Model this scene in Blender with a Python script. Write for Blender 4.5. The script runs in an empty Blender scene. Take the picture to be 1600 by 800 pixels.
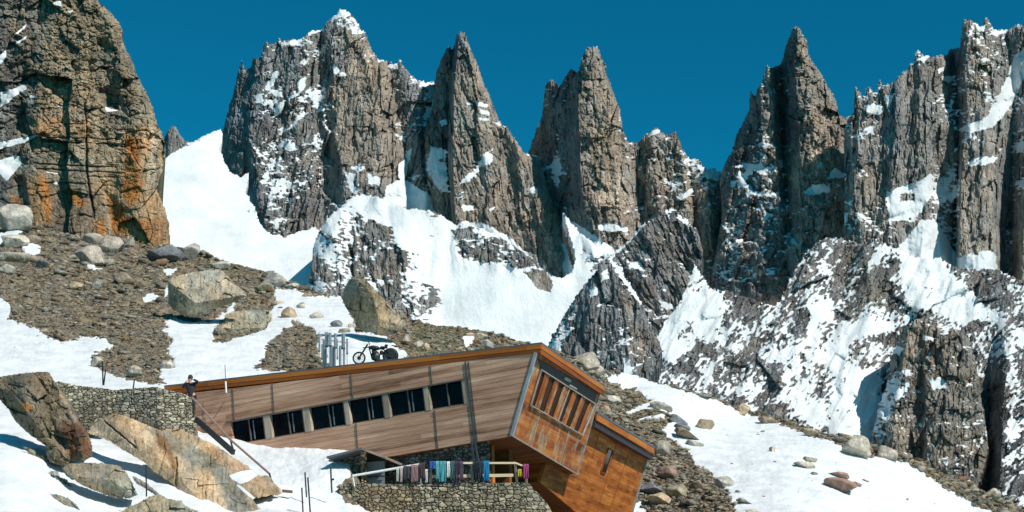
import bpy, bmesh, math, random
import numpy as np
from mathutils import Vector, Matrix

# ---------------------------------------------------------------- camera, world, sun, exposure
R = math.radians
F, PITCH = 2400.0, R(15)
SP, CP = math.sin(PITCH), math.cos(PITCH)
scene = bpy.context.scene
COL = scene.collection
cd = bpy.data.cameras.new('camera'); cam = bpy.data.objects.new('camera', cd); COL.objects.link(cam)
cd.sensor_width = 36; cd.lens = 36*F/1600; cd.clip_start = 0.5; cd.clip_end = 60000
cam.location = (0, 0, 0); cam.rotation_euler = (R(90)+PITCH, 0, 0)
scene.camera = cam
SUN_AZ = math.atan2(0.70, -0.71)          # clockwise from +Y (north)
SUN_EL = R(43)
world = bpy.data.worlds.new('World'); scene.world = world; world.use_nodes = True
nt = world.node_tree; nt.nodes.clear()
sky = nt.nodes.new('ShaderNodeTexSky'); sky.sky_type = 'NISHITA'; sky.sun_disc = False
sky.sun_elevation = SUN_EL; sky.sun_rotation = SUN_AZ; sky.altitude = 2800; sky.air_density = 1.0; sky.dust_density = 0.1; sky.ozone_density = 3.0
mul = nt.nodes.new('ShaderNodeMix'); mul.data_type = 'RGBA'; mul.blend_type = 'MULTIPLY'; mul.inputs[0].default_value = 1
mul.inputs[7].default_value = (0.02, 0.70, 0.735, 1)
bg = nt.nodes.new('ShaderNodeBackground'); bg.inputs[1].default_value = 0.12
wo = nt.nodes.new('ShaderNodeOutputWorld')
nt.links.new(sky.outputs[0], mul.inputs[6]); nt.links.new(mul.outputs[2], bg.inputs[0]); nt.links.new(bg.outputs[0], wo.inputs[0])
sd_ = bpy.data.lights.new('sun', 'SUN'); sd_.energy = 4.6; sd_.angle = R(0.5); sd_.color = (1, 0.95, 0.87)
sun = bpy.data.objects.new('sun', sd_); COL.objects.link(sun)
sdir = Vector((math.sin(SUN_AZ)*math.cos(SUN_EL), math.cos(SUN_AZ)*math.cos(SUN_EL), math.sin(SUN_EL)))
sun.rotation_euler = sdir.to_track_quat('Z', 'Y').to_euler(); sun.location = (0, 0, 60)
vs = scene.view_settings; vs.view_transform = 'Standard'; vs.look = 'None'; vs.exposure = 0.08; vs.gamma = 1; vs.use_curve_mapping = False

# ---------------------------------------------------------------- maths helpers
def pts(u, v, Y):
    u = np.asarray(u, float); v = np.asarray(v, float); Y = np.asarray(Y, float)
    x = (u-800)/F; z = (400-v)/F
    return np.stack([Y*x, Y*(CP-z*SP), Y*(SP+z*CP)], -1)
def P3(u, v, Y): return Vector([float(c) for c in pts(u, v, Y)])
_rng = np.random.RandomState(7)
_ang = _rng.rand(256, 256)*2*math.pi
_GX, _GY = np.cos(_ang), np.sin(_ang)
_H = _rng.rand(256, 256, 6)
def gnoise(x, y, seed=0):
    x = x+seed*17.31; y = y+seed*9.77
    xi = np.floor(x).astype(int); yi = np.floor(y).astype(int); fx = x-xi; fy = y-yi
    sx = fx*fx*fx*(fx*(fx*6-15)+10); sy = fy*fy*fy*(fy*(fy*6-15)+10)
    def g(i, j):
        a, b = (xi+i) & 255, (yi+j) & 255
        return _GX[a, b]*(fx-i)+_GY[a, b]*(fy-j)
    return 1.5*((g(0, 0)*(1-sx)+g(1, 0)*sx)*(1-sy)+(g(0, 1)*(1-sx)+g(1, 1)*sx)*sy)
def fbm(x, y, seed=0, o=4, ridge=False):
    a = 1.0; s = 0; t = 0
    for i in range(o):
        n = gnoise(x*2**i, y*2**i, seed+i*3)
        s = s+a*((1-2*np.abs(n)) if ridge else n); t += a; a *= 0.5
    return s/t
def voro(x, y, seed=0):
    """nearest cell: returns (F1, F2-F1, dx, dy, six randoms)"""
    x = x+seed*31.7; y = y+seed*13.3
    xi = np.floor(x).astype(int); yi = np.floor(y).astype(int)
    b1 = np.full(x.shape, 9.); b2 = np.full(x.shape, 9.); bx = np.zeros(x.shape); by = np.zeros(x.shape)
    ci = np.zeros(x.shape, int); cj = np.zeros(x.shape, int)
    for i in (-1, 0, 1):
        for j in (-1, 0, 1):
            a, b = (xi+i) & 255, (yi+j) & 255
            px = xi+i+0.12+0.76*_H[a, b, 0]; py = yi+j+0.12+0.76*_H[a, b, 1]
            dx = x-px; dy = y-py; d = np.hypot(dx, dy)
            n = d < b1
            b2 = np.where(n, b1, np.minimum(b2, d))
            b1 = np.where(n, d, b1); bx = np.where(n, dx, bx); by = np.where(n, dy, by)
            ci = np.where(n, a, ci); cj = np.where(n, b, cj)
    return b1, b2-b1, bx, by, _H[(ci*7+cj*3+11) & 255, (cj*5+ci+3) & 255]
def facets(u, v, size, asp=2.0, g=0.8, step=0.5, lean=0.0, seed=0, crack=0.0):
    x = (u+lean*v)/size; y = (v-0.15*u)/(size*asp)
    f1, e, dx, dy, h = voro(x, y, seed)
    out = size*(g*(h[..., 2]-.5)*2*dx + g*(h[..., 3]-.5)*2*dy + step*(h[..., 4]-.5))
    if crack: out = out-crack*size*np.clip(1-e/0.12, 0, 1)
    return out
def sdist(u, v, poly):
    """signed distance to a polygon, positive inside"""
    d = np.full(u.shape, 1e9); ins = np.zeros(u.shape, bool); n = len(poly)
    for i in range(n):
        x0, y0 = poly[i]; x1, y1 = poly[(i+1) % n]
        ex, ey = x1-x0, y1-y0; L = ex*ex+ey*ey+1e-9
        t = np.clip(((u-x0)*ex+(v-y0)*ey)/L, 0, 1)
        d = np.minimum(d, (u-x0-t*ex)**2+(v-y0-t*ey)**2)
        c = ((y0 > v) != (y1 > v))
        if y1 != y0: ins ^= c & (u < (x1-x0)*(v-y0)/(y1-y0)+x0)
    d = np.sqrt(d); return np.where(ins, d, -d)
def sstep(x, a, b):
    t = np.clip((x-a)/(b-a), 0, 1); return t*t*(3-2*t)
def paint(u, v, items, out=None):
    """items: (poly, value, softness); adds value inside with a soft border"""
    if out is None: out = np.zeros(u.shape)
    for poly, val, soft in items:
        p = np.array(poly, float); m = soft*2+2
        s = (u > p[:, 0].min()-m) & (u < p[:, 0].max()+m) & (v > p[:, 1].min()-m) & (v < p[:, 1].max()+m)
        if not s.any(): continue
        out[s] += val*sstep(sdist(u[s], v[s], poly), -soft, soft)
    return out
def blur(a, s):
    if s <= 0: return a
    r = int(s*3)+1; k = np.exp(-np.arange(-r, r+1)**2/(2*s*s)); k /= k.sum()
    p = np.pad(a, r, mode='edge')
    t = sum(k[i]*p[:, i:i+a.shape[1]] for i in range(2*r+1))
    return sum(k[i]*t[i:i+a.shape[0], :] for i in range(2*r+1))
def crest_interp(uu, line):
    l = np.array(line, float); return np.interp(uu, l[:, 0], l[:, 1])
def form(uu, vv, lines):
    """height between hand-placed arete and gully lines, each a list of (v, u, h)"""
    out = np.zeros(uu.shape)
    L = [np.array(l, float) for l in lines]
    for r in range(uu.shape[0]):
        v = vv[r, 0]
        q = sorted((np.interp(v, l[:, 0], l[:, 1]), np.interp(v, l[:, 0], l[:, 2])) for l in L)
        out[r] = np.interp(uu[r], [a for a, b in q], [b for a, b in q])
    return out
def lerp3(a, b, t): return a+(b-a)*t[..., None]

def mesh_from(name, V, quads, mats, smooth=None, attrs=None, colors=None):
    me = bpy.data.meshes.new(name)
    quads = np.asarray(quads, np.int32); nf = len(quads); k = quads.shape[1]
    me.vertices.add(len(V)); me.vertices.foreach_set('co', np.ascontiguousarray(V, np.float32).ravel())
    me.loops.add(nf*k); me.loops.foreach_set('vertex_index', quads.ravel())
    me.polygons.add(nf); me.polygons.foreach_set('loop_start', np.arange(0, nf*k, k, dtype=np.int32))
    me.update(calc_edges=True)
    if smooth is not None: me.polygons.foreach_set('use_smooth', smooth)
    for an, arr in (attrs or {}).items():
        a = me.attributes.new(an, 'FLOAT', 'POINT'); a.data.foreach_set('value', arr.astype(np.float32))
    if colors is not None:
        a = me.attributes.new('tone', 'FLOAT_COLOR', 'POINT')
        c = np.ones((len(V), 4), np.float32); c[:, :3] = colors; a.data.foreach_set('color', c.ravel())
    for m in mats: me.materials.append(m)
    return me
def link(name, me, parent=None, label=None, cat=None, group=None, kind=None):
    o = bpy.data.objects.new(name, me); COL.objects.link(o)
    if parent: o.parent = parent
    return tag(o, label, cat, group, kind)
def tag(o, label=None, cat=None, group=None, kind=None):
    if label: o['label'] = label
    if cat: o['category'] = cat
    if group: o['group'] = group
    if kind: o['kind'] = kind
    return o
def thing(name, label, cat, loc, group=None, rz=0):
    o = bpy.data.objects.new(name, None); COL.objects.link(o); o.location = loc; o.rotation_euler = (0, 0, rz)
    o.empty_display_size = 0.2
    return tag(o, label, cat, group)

# ---------------------------------------------------------------- materials
def nodes(name):
    m = bpy.data.materials.new(name); m.use_nodes = True
    t = m.node_tree; t.nodes.clear()
    b = t.nodes.new('ShaderNodeBsdfPrincipled'); o = t.nodes.new('ShaderNodeOutputMaterial'); t.links.new(b.outputs[0], o.inputs[0])
    return m, t, b
def mk(t, kind, **kw):
    n = t.nodes.new(kind)
    for k, v in kw.items():
        if k.startswith('i_'): n.inputs[int(k[2:])].default_value = v
        else: setattr(n, k, v)
    return n
def rock_mat(name, sc, bump=0.6, stretch=0.35, snow_edge=0.35, snow_col=(0.74, 0.765, 0.775, 1)):
    """rock whose tone, painted shade included, comes from the mesh, broken up by noise; snow where the mesh carries snow"""
    m, t, b = nodes(name); L = t.links.new
    tc = mk(t, 'ShaderNodeTexCoord')
    mp = mk(t, 'ShaderNodeMapping'); mp.inputs[3].default_value = (1, 1, stretch); L(tc.outputs['Object'], mp.inputs[0])
    n1 = mk(t, 'ShaderNodeTexNoise'); n1.inputs['Scale'].default_value = sc; n1.inputs['Detail'].default_value = 6; n1.inputs['Roughness'].default_value = 0.7; L(mp.outputs[0], n1.inputs['Vector'])
    n2 = mk(t, 'ShaderNodeTexNoise'); n2.inputs['Scale'].default_value = sc*6; n2.inputs['Detail'].default_value = 4; n2.inputs['Roughness'].default_value = 0.75; L(mp.outputs[0], n2.inputs['Vector'])
    at = mk(t, 'ShaderNodeAttribute', attribute_name='tone'); sa = mk(t, 'ShaderNodeAttribute', attribute_name='snow')
    r1 = mk(t, 'ShaderNodeMapRange'); r1.inputs[1].default_value = 0.3; r1.inputs[2].default_value = 0.7; r1.inputs[3].default_value = 0.6; r1.inputs[4].default_value = 1.4; L(n1.outputs[0], r1.inputs[0])
    r2 = mk(t, 'ShaderNodeMapRange'); r2.inputs[1].default_value = 0.3; r2.inputs[2].default_value = 0.7; r2.inputs[3].default_value = 0.62; r2.inputs[4].default_value = 1.38; L(n2.outputs[0], r2.inputs[0])
    mm = mk(t, 'ShaderNodeMath', operation='MULTIPLY'); L(r1.outputs[0], mm.inputs[0]); L(r2.outputs[0], mm.inputs[1])
    vm = mk(t, 'ShaderNodeVectorMath', operation='SCALE'); L(at.outputs['Color'], vm.inputs[0]); L(mm.outputs[0], vm.inputs[3])
    # snow with a border finer than the mesh
    ns = mk(t, 'ShaderNodeTexNoise'); ns.inputs['Scale'].default_value = sc*4; ns.inputs['Detail'].default_value = 5; L(tc.outputs['Object'], ns.inputs['Vector'])
    sb = mk(t, 'ShaderNodeMath', operation='MULTIPLY_ADD', i_1=snow_edge, i_2=-snow_edge/2); L(ns.outputs[0], sb.inputs[0])
    ad = mk(t, 'ShaderNodeMath', operation='ADD'); L(sa.outputs['Fac'], ad.inputs[0]); L(sb.outputs[0], ad.inputs[1])
    th = mk(t, 'ShaderNodeMapRange'); th.inputs[1].default_value = 0.44; th.inputs[2].default_value = 0.56; L(ad.outputs[0], th.inputs[0])
    mx = mk(t, 'ShaderNodeMix', data_type='RGBA'); L(th.outputs[0], mx.inputs[0]); L(vm.outputs[0], mx.inputs[6]); 
    nd = mk(t, 'ShaderNodeTexNoise'); nd.inputs['Scale'].default_value = sc*0.35; nd.inputs['Detail'].default_value = 8; nd.inputs['Roughness'].default_value = 0.68; L(tc.outputs['Object'], nd.inputs['Vector'])
    rd = mk(t, 'ShaderNodeMapRange'); rd.inputs[1].default_value = 0.3; rd.inputs[2].default_value = 0.62; rd.inputs[3].default_value = 0.80; rd.inputs[4].default_value = 1.05; L(nd.outputs[0], rd.inputs[0])
    sc_ = mk(t, 'ShaderNodeRGB'); sc_.outputs[0].default_value = snow_col
    sv_ = mk(t, 'ShaderNodeVectorMath', operation='SCALE'); L(sc_.outputs[0], sv_.inputs[0]); L(rd.outputs[0], sv_.inputs[3]); L(sv_.outputs[0], mx.inputs[7])
    L(mx.outputs[2], b.inputs['Base Color'])
    rr = mk(t, 'ShaderNodeMapRange'); rr.inputs[3].default_value = 0.92; rr.inputs[4].default_value = 0.6; L(th.outputs[0], rr.inputs[0]); L(rr.outputs[0], b.inputs['Roughness'])
    b.inputs['Specular IOR Level'].default_value = 0.2
    iv = mk(t, 'ShaderNodeMath', operation='SUBTRACT', i_0=1.3); L(th.outputs[0], iv.inputs[1])
    bs = mk(t, 'ShaderNodeMath', operation='MULTIPLY', i_1=bump); L(iv.outputs[0], bs.inputs[0])
    bp = mk(t, 'ShaderNodeBump'); bp.inputs['Distance'].default_value = 0.7/sc; L(bs.outputs[0], bp.inputs['Strength'])
    hs = mk(t, 'ShaderNodeMath', operation='MULTIPLY_ADD', i_1=0.3); L(n2.outputs[0], hs.inputs[0]); L(n1.outputs[0], hs.inputs[2])
    L(hs.outputs[0], bp.inputs['Height']); L(bp.outputs[0], b.inputs['Normal'])
    return m
def plain(name, col, rough=0.7, metal=0.0, var=0.25, sc=6.0, bump=0.15, stretch=(1, 1, 1)):
    """a painted, metal or cloth surface with a little wear"""
    m, t, b = nodes(name); L = t.links.new
    tc = mk(t, 'ShaderNodeTexCoord'); mp = mk(t, 'ShaderNodeMapping'); mp.inputs[3].default_value = stretch; L(tc.outputs['Object'], mp.inputs[0])
    n = mk(t, 'ShaderNodeTexNoise'); n.inputs['Scale'].default_value = sc; n.inputs['Detail'].default_value = 5; L(mp.outputs[0], n.inputs['Vector'])
    r = mk(t, 'ShaderNodeMapRange'); r.inputs[1].default_value = 0.3; r.inputs[2].default_value = 0.7; r.inputs[3].default_value = 1-var; r.inputs[4].default_value = 1+var; L(n.outputs[0], r.inputs[0])
    c = mk(t, 'ShaderNodeRGB'); c.outputs[0].default_value = (*col, 1)
    v = mk(t, 'ShaderNodeVectorMath', operation='SCALE'); L(c.outputs[0], v.inputs[0]); L(r.outputs[0], v.inputs[3]); L(v.outputs[0], b.inputs['Base Color'])
    b.inputs['Roughness'].default_value = rough; b.inputs['Metallic'].default_value = metal
    bp = mk(t, 'ShaderNodeBump'); bp.inputs['Strength'].default_value = bump; bp.inputs['Distance'].default_value = 0.02; L(n.outputs[0], bp.inputs['Height']); L(bp.outputs[0], b.inputs['Normal'])
    return m

# stone colours; DARK also paints in shade on left faces, clefts and a gully
GREY = np.array((0.26, 0.25, 0.235)); DARK = np.array((0.11, 0.11, 0.115)); BROWN = np.array((0.33, 0.255, 0.18))
TAN = np.array((0.50, 0.365, 0.225)); ORANGE = np.array((0.48, 0.20, 0.055)); OLIVE = np.array((0.36, 0.315, 0.22))
M_MOUNT = rock_mat('mountain_rock', 0.05, 0.7, 0.35, 0.5)
M_CLIFF = rock_mat('cliff_rock', 0.6, 0.8, 0.5, 0.5)
M_GROUND = rock_mat('moraine_ground', 2.2, 0.6, 1.0, 0.35)
M_ROCK = rock_mat('boulder_rock', 1.6, 0.7, 0.8, 0.3)
M_SLAB = rock_mat('smooth_slab_rock', 1.1, 0.3, 0.8, 0.3)
M_STONE = rock_mat('wall_stone', 5.0, 0.6, 1.0, 0.3)

def grid_faces(mask):
    """quads of a grid whose four corners are all in the mask"""
    ny, nx = mask.shape; idx = np.arange(ny*nx).reshape(ny, nx)
    ok = mask[:-1, :-1] & mask[1:, :-1] & mask[:-1, 1:] & mask[1:, 1:]
    q = np.stack([idx[:-1, :-1][ok], idx[1:, :-1][ok], idx[1:, 1:][ok], idx[:-1, 1:][ok]], -1)
    return q
def compact(V, q, arrs):
    used = np.zeros(len(V), bool); used[q.ravel()] = True
    m = np.cumsum(used)-1
    return V[used], m[q], [a[used] for a in arrs]
def rim(q):
    """directed border edges of a quad mesh"""
    e = np.concatenate([q[:, [i, (i+1) % 4]] for i in range(4)]); n = int(q.max())+1
    key = e[:, 0].astype(np.int64)*n+e[:, 1]; rk = e[:, 1].astype(np.int64)*n+e[:, 0]
    return e[~np.isin(rk, key)]

def relief(name, poly, Y, h_fn, snow_fn, col_fn, mat, step=1.45, rag=2.0, ragw=6.0, edge=(18, 26), back=0.05, closed=False, spike=0.0, flute=None,
           label=None, cat=None, kind='structure', slope=0.45, seed=1, rag_asp=3.0, smooth_all=False):
    """a mountain, cliff or rock: an outline with its own distance, a carved front, and sides running back"""
    p = np.array(poly, float)
    us = np.arange(max(p[:, 0].min(), -75)-3, min(p[:, 0].max(), 1690)+3+step, step); vs_ = np.arange(max(p[:, 1].min(), -60)-3, p[:, 1].max()+3+step, step)
    uu, vv = np.meshgrid(us, vs_)
    wu = uu+rag*fbm(uu/ragw, vv/(ragw*rag_asp), seed+50, 3); wv = vv+1.4*rag*fbm(uu/ragw, vv/(ragw*rag_asp), seed+60, 3)
    if spike: wv = wv-spike*fbm(uu/6+vv/60, vv/70, seed+70, 3, True)
    sd = sdist(wu, wv, poly); mask = sd > 0
    h = h_fn(uu, vv, sd)
    # the foot comes towards the viewer
    h = h+slope*(vv-p[:, 1].min())
    er, ew = edge
    if er: h = h-er*(1-np.clip(sd/ew, 0, 1))**2
    k = Y/F
    def xyz(hh): return pts(uu, vv, Y-hh*k)
    def nz(hh):
        X = xyz(hh); a = np.gradient(X, axis=0); b = np.gradient(X, axis=1); n = np.cross(a, b); n /= np.linalg.norm(n, axis=-1, keepdims=True)+1e-12
        return n[..., 2]
    n_ = nz(blur(h, 1.6/step*1.2)); n_ = np.where(np.isfinite(n_), n_, 0)
    if n_[mask].mean() < 0: n_ = -n_
    sn = snow_fn(uu, vv, n_) if snow_fn else np.full(uu.shape, -1.0)
    sm = sstep(sn, -0.12, 0.12)
    if snow_fn: h = h*(1-0.8*sm)+0.8*sm*(blur(h, 3.2)+0.5)+(sm*flute(uu, vv) if flute else 0)
    X = xyz(h)
    colr = col_fn(uu, vv, h, n_)
    V = X.reshape(-1, 3); q = grid_faces(mask)
    # orientation: front faces the camera
    snf = np.clip(0.5+sn, 0, 1).ravel()
    V, q, (snf, cc, uf) = compact(V, q, [snf, colr.reshape(-1, 3), uu.ravel()])
    e = rim(q); nV = len(V)
    if closed:
        c = V.mean(0); d = c/np.linalg.norm(c)
        ed = np.unique(e); base = Y
        dep = V@d; dmax = dep[ed].mean()
        B = V+d[None]*np.maximum(2*(dmax-dep), 0)[:, None]*0.8
        isr = np.zeros(nV, bool); isr[ed] = True
        B[isr] = V[isr]
        qb = q[:, ::-1]+nV
        V2 = np.concatenate([V, B]); sq = np.stack([e[:, 1], e[:, 0], e[:, 0]+nV, e[:, 1]+nV], -1)
        Q = np.concatenate([q, qb, sq])
        snf = np.concatenate([snf, snf*0]); cc = np.concatenate([cc, cc])
    else:
        ed = np.unique(e); m = np.zeros(nV, int); m[ed] = np.arange(len(ed))
        B = V[ed]*(1+back); B[:, 2] = V[ed][:, 2]-back*0.15*V[ed][:, 1]
        sq = np.stack([e[:, 1], e[:, 0], m[e[:, 0]]+nV, m[e[:, 1]]+nV], -1)
        V2 = np.concatenate([V, B]); Q = np.concatenate([q, sq])
        snf = np.concatenate([snf, snf[ed]*0]); cc = np.concatenate([cc, cc[ed]])
    sf = (snf[Q].mean(1) > 0.55) | smooth_all
    me = mesh_from(name, V2, Q, [mat], sf, {'snow': snf}, cc)
    return link(name, me, None, label, cat, None, kind)

# ---------------------------------------------------------------- the mountains
FAR = True
def rockh(u, v, seed, lean=0.0, amp=1.0, big=1.0, asp=2.3, vert=0.8):
    wu = u+5*fbm(u/40, v/60, seed+1, 3); wv = v+6*fbm(u/40, v/50, seed+2, 3)
    h = 0.5*big*facets(wu, wv, 58, asp*1.1, 0.5, 0.35, lean, seed)
    h = h+0.75*facets(wu, wv, 21, asp*1.25, 0.7, 0.5, lean, seed+3, 0.10)
    h = h+facets(wu, wv, 9, asp*1.4, 0.85, 0.65, lean*1.3, seed+5, 0.16)
    h = h+facets(wu, wv, 4.4, asp*1.2, 0.9, 0.8, lean, seed+7, 0.15)
    return amp*h+amp*(2.4*vert*fbm((wu+lean*wv)/5.5, wv/26, seed+9, 3, True)+2.0*(1-vert)*fbm((wu-.4*wv)/14, wv/5, seed+9, 3, True)+0.9*fbm(wu/2.8, wv/5, seed+10, 2))
def ledges(u, v, seed, a=1.0):
    """where small snow patches catch: short, nearly level streaks"""
    return a*(0.62*fbm(u/14, v/6, seed, 3)+0.6*fbm(u/5.5, v/2.6, seed+6, 3)+0.6*fbm(u/60, v/45, seed+4, 2))
def lace(u, v, seed, rot=0.0, big=34.0, a=1.0):
    """how wind and slides break a snow cover: clusters of rock with fine specks round them"""
    c, s = math.cos(rot), math.sin(rot); x = u*c+v*s; y = -u*s+v*c
    x = x+4*fbm(u/15, v/15, seed+1, 2)
    return a*(0.85*fbm(x/big, y/(big*.7), seed, 5)+0.75*fbm(x/8.5, y/4.2, seed+5, 3))
def tone(u, v, seed, base, parts, streak=0.16, cell=0.16):
    c = np.zeros(u.shape+(3,))+base
    for poly, col, soft, amt in parts:
        w = paint(u, v, [(poly, 1.0, soft)])
        w = np.clip(w*(1+0.9*fbm(u/16, v/40, seed+2, 3))*amt, 0, 1); c = lerp3(c, np.array(col), w)
    f1, e, dx, dy, hh = voro((u+4*fbm(u/9, v/14, seed, 2))/15, v/30, seed)
    u_ = u+2*fbm(v/20, u/9, seed+3, 2); crk = sstep(fbm(u_/3.4, v/22, seed+15, 3), 0.15, 0.42)
    k = 1.04-0.45*crk+cell*2*(hh[..., 5]-.5)+streak*2*fbm(u/5, v/34, seed+7, 3)+0.22*fbm(u/30, v/40, seed+8, 3)
    w = np.clip(0.5+1.3*fbm(u/45, v/70, seed+12, 3), 0, 1)
    c = c*lerp3(np.array((0.88, 0.96, 1.06)), np.array((1.12, 1.0, 0.88)), w)
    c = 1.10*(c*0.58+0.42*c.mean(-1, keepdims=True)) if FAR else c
    return np.clip(c*np.clip(k, .35, 1.8)[..., None], 0.01, 0.8)

# --- distant peak beyond the snowfield
relief('mountain', [(235, 300), (252, 222), (258, 212), (262, 203), (268, 197), (274, 196), (279, 203), (283, 211), (291, 219), (300, 221), (315, 214), (330, 206), (345, 201), (365, 230), (370, 330), (240, 330)], 3600,
    lambda u, v, s: rockh(u, v, 2, amp=0.5)+form(u, v, [[(190, 250, -20)], [(190, 267, 0)], [(190, 285, -15)], [(190, 340, 0)]]),
    lambda u, v, n: -0.45+ledges(u, v, 3)+paint(u, v, [([(290, 222), (345, 201), (360, 250), (300, 240)], 0.8, 4)]),
    lambda u, v, h, n: tone(u, v, 4, GREY*0.8, []), M_MOUNT, label='small distant grey peak at the top of the left snowfield', rag=1.2, edge=(6, 8), back=0.03)

# --- the big massif on the left of the ridge
M1 = [(345, 215), (353, 180), (358, 160), (363, 148), (369, 120), (372, 108), (375, 100), (377, 87), (380, 98), (384, 105), (390, 106), (395, 92), (397, 86), (401, 92), (407, 84), (411, 70), (416, 60), (421, 66), (428, 66), (434, 61), (436, 53), (441, 63), (458, 58), (470, 60), (480, 51), (485, 46), (503, 43), (506, 38), (511, 31), (520, 23), (527, 19), (531, 11), (540, 13), (549, 20), (556, 28), (561, 36), (566, 47), (572, 50), (576, 62), (583, 78), (591, 90), (604, 93), (614, 97), (621, 96), (625, 86), (630, 98), (640, 112), (650, 122), (665, 126), (677, 124), (690, 150), (720, 330), (700, 480), (480, 480), (430, 410), (395, 330), (350, 265)]
def h1(u, v, s):
    return rockh(u, v, 11, lean=0.16, amp=0.85, vert=0.7)+form(u, v, [
        [(90, 370, -75), (200, 343, -85), (400, 345, -85)],
        [(60, 417, -18), (200, 392, -12), (330, 410, -5), (450, 430, 5)],
        [(60, 452, -16), (200, 440, -24), (330, 455, -16)],
        [(60, 478, -8), (200, 470, -10), (330, 480, -5)],
        [(50, 500, -28), (120, 500, -34), (200, 500, -32), (240, 515, -36), (330, 508, -28)],
        [(20, 524, 2), (150, 521, 2), (205, 524, 2), (280, 535, 8), (400, 540, 14)],
        [(20, 545, 0), (100, 575, 2), (250, 600, 4), (400, 600, 4)],
        [(60, 578, -16), (95, 598, -18), (250, 625, -14), (400, 640, -10)],
        [(95, 606, -34), (250, 638, -34), (400, 650, -20)],
        [(90, 625, -18), (200, 650, -14), (300, 664, -12), (400, 680, -10)],
        [(125, 676, -50), (250, 690, -60), (330, 695, -60)]])
S1 = [([(508, 43), (522, 26), (533, 10), (548, 20), (540, 28), (530, 24), (512, 36)], 0.75, 3), ([(478, 46), (505, 42), (505, 48), (485, 52)], 1.0, 2), ([(590, 90), (622, 95), (620, 99), (592, 94)], 0.8, 2),
      ([(522, 100), (532, 112), (548, 118), (545, 123), (528, 122), (521, 115)], 1.1, 3), ([(530, 36), (542, 36), (540, 42), (530, 40)], 1.0, 2),
      ([(430, 110), (437, 112), (430, 128), (418, 140), (414, 136)], 0.9, 3), ([(398, 150), (410, 146), (408, 162), (400, 160)], 1.0, 3), ([(416, 155), (432, 158), (428, 163), (416, 162)], 1.0, 2), ([(424, 140), (440, 145), (440, 150), (428, 148)], 1.0, 2),
      ([(432, 166), (444, 162), (440, 178), (426, 184)], 1.0, 3), ([(465, 126), (478, 120), (478, 135), (470, 145), (452, 156), (450, 153), (468, 142)], 1.0, 2), ([(470, 95), (486, 88), (492, 84), (480, 105), (470, 108)], 0.55, 4),
      ([(456, 64), (470, 62), (468, 70), (456, 71)], 0.7, 2), ([(432, 205), (455, 196), (466, 180), (470, 182), (458, 200), (440, 206)], 0.7, 3), ([(440, 222), (458, 226), (466, 232), (455, 235), (442, 230)], 1.0, 3),
      ([(395, 170), (520, 130), (520, 260), (420, 340), (395, 280)], 0.14, 20), ([(520, 120), (600, 100), (620, 300), (540, 240)], -0.7, 12), ([(345, 120), (395, 90), (395, 240), (420, 350), (380, 300), (345, 240)], -0.25, 10),
      ([(561, 256), (588, 246), (602, 262), (596, 272), (575, 262), (560, 270), (548, 262)], 0.7, 3), ([(574, 270), (596, 278), (592, 290), (578, 285)], 1.1, 3), ([(540, 270), (556, 274), (550, 285), (562, 300), (548, 298)], 0.9, 3),
      ([(623, 255), (634, 250), (636, 268), (630, 285), (622, 275)], 1.4, 3), ([(635, 236), (644, 232), (640, 250), (636, 262)], 1.1, 2), ([(617, 210), (634, 214), (626, 218)], 1.0, 2),
      ([(604, 290), (628, 280), (660, 300), (700, 330), (700, 400), (600, 330)], 1.6, 4), ([(660, 150), (680, 125), (679, 160), (672, 175), (664, 182)], 0.35, 4), ([(664, 178), (674, 170), (680, 150), (682, 165), (670, 183)], 0.8, 2), ([(654, 122), (678, 122), (676, 127), (656, 126)], 1.1, 2),
      ([(665, 205), (700, 200), (700, 300), (668, 280)], 0.6, 7)]
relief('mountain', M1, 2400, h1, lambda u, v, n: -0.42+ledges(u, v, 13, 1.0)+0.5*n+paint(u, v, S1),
    lambda u, v, h, n: tone(u, v, 14, GREY*0.92, [([(538, 20), (560, 40), (600, 100), (625, 200), (620, 290), (560, 255), (520, 240), (515, 150), (540, 100)], TAN*0.88, 14, 0.85), ([(500, 200), (620, 100), (660, 300), (520, 280)], BROWN*1.1, 16, 0.6), ([(350, 90), (400, 70), (420, 350), (360, 300)], DARK*1.6, 14, 0.7), ([(440, 240), (500, 240), (500, 380), (440, 380)], BROWN*0.9, 14, 0.4)]), M_MOUNT,  # DARK patch paints the shade of the steep left flank into the rock
    label='broad grey and tan rock massif, highest on the left of the ridge', rag=1.4, ragw=3.5, spike=3.2, flute=lambda u, v: 1.0*fbm(u/6, v/9, 7, 4), edge=(14, 12), back=0.04)

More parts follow.
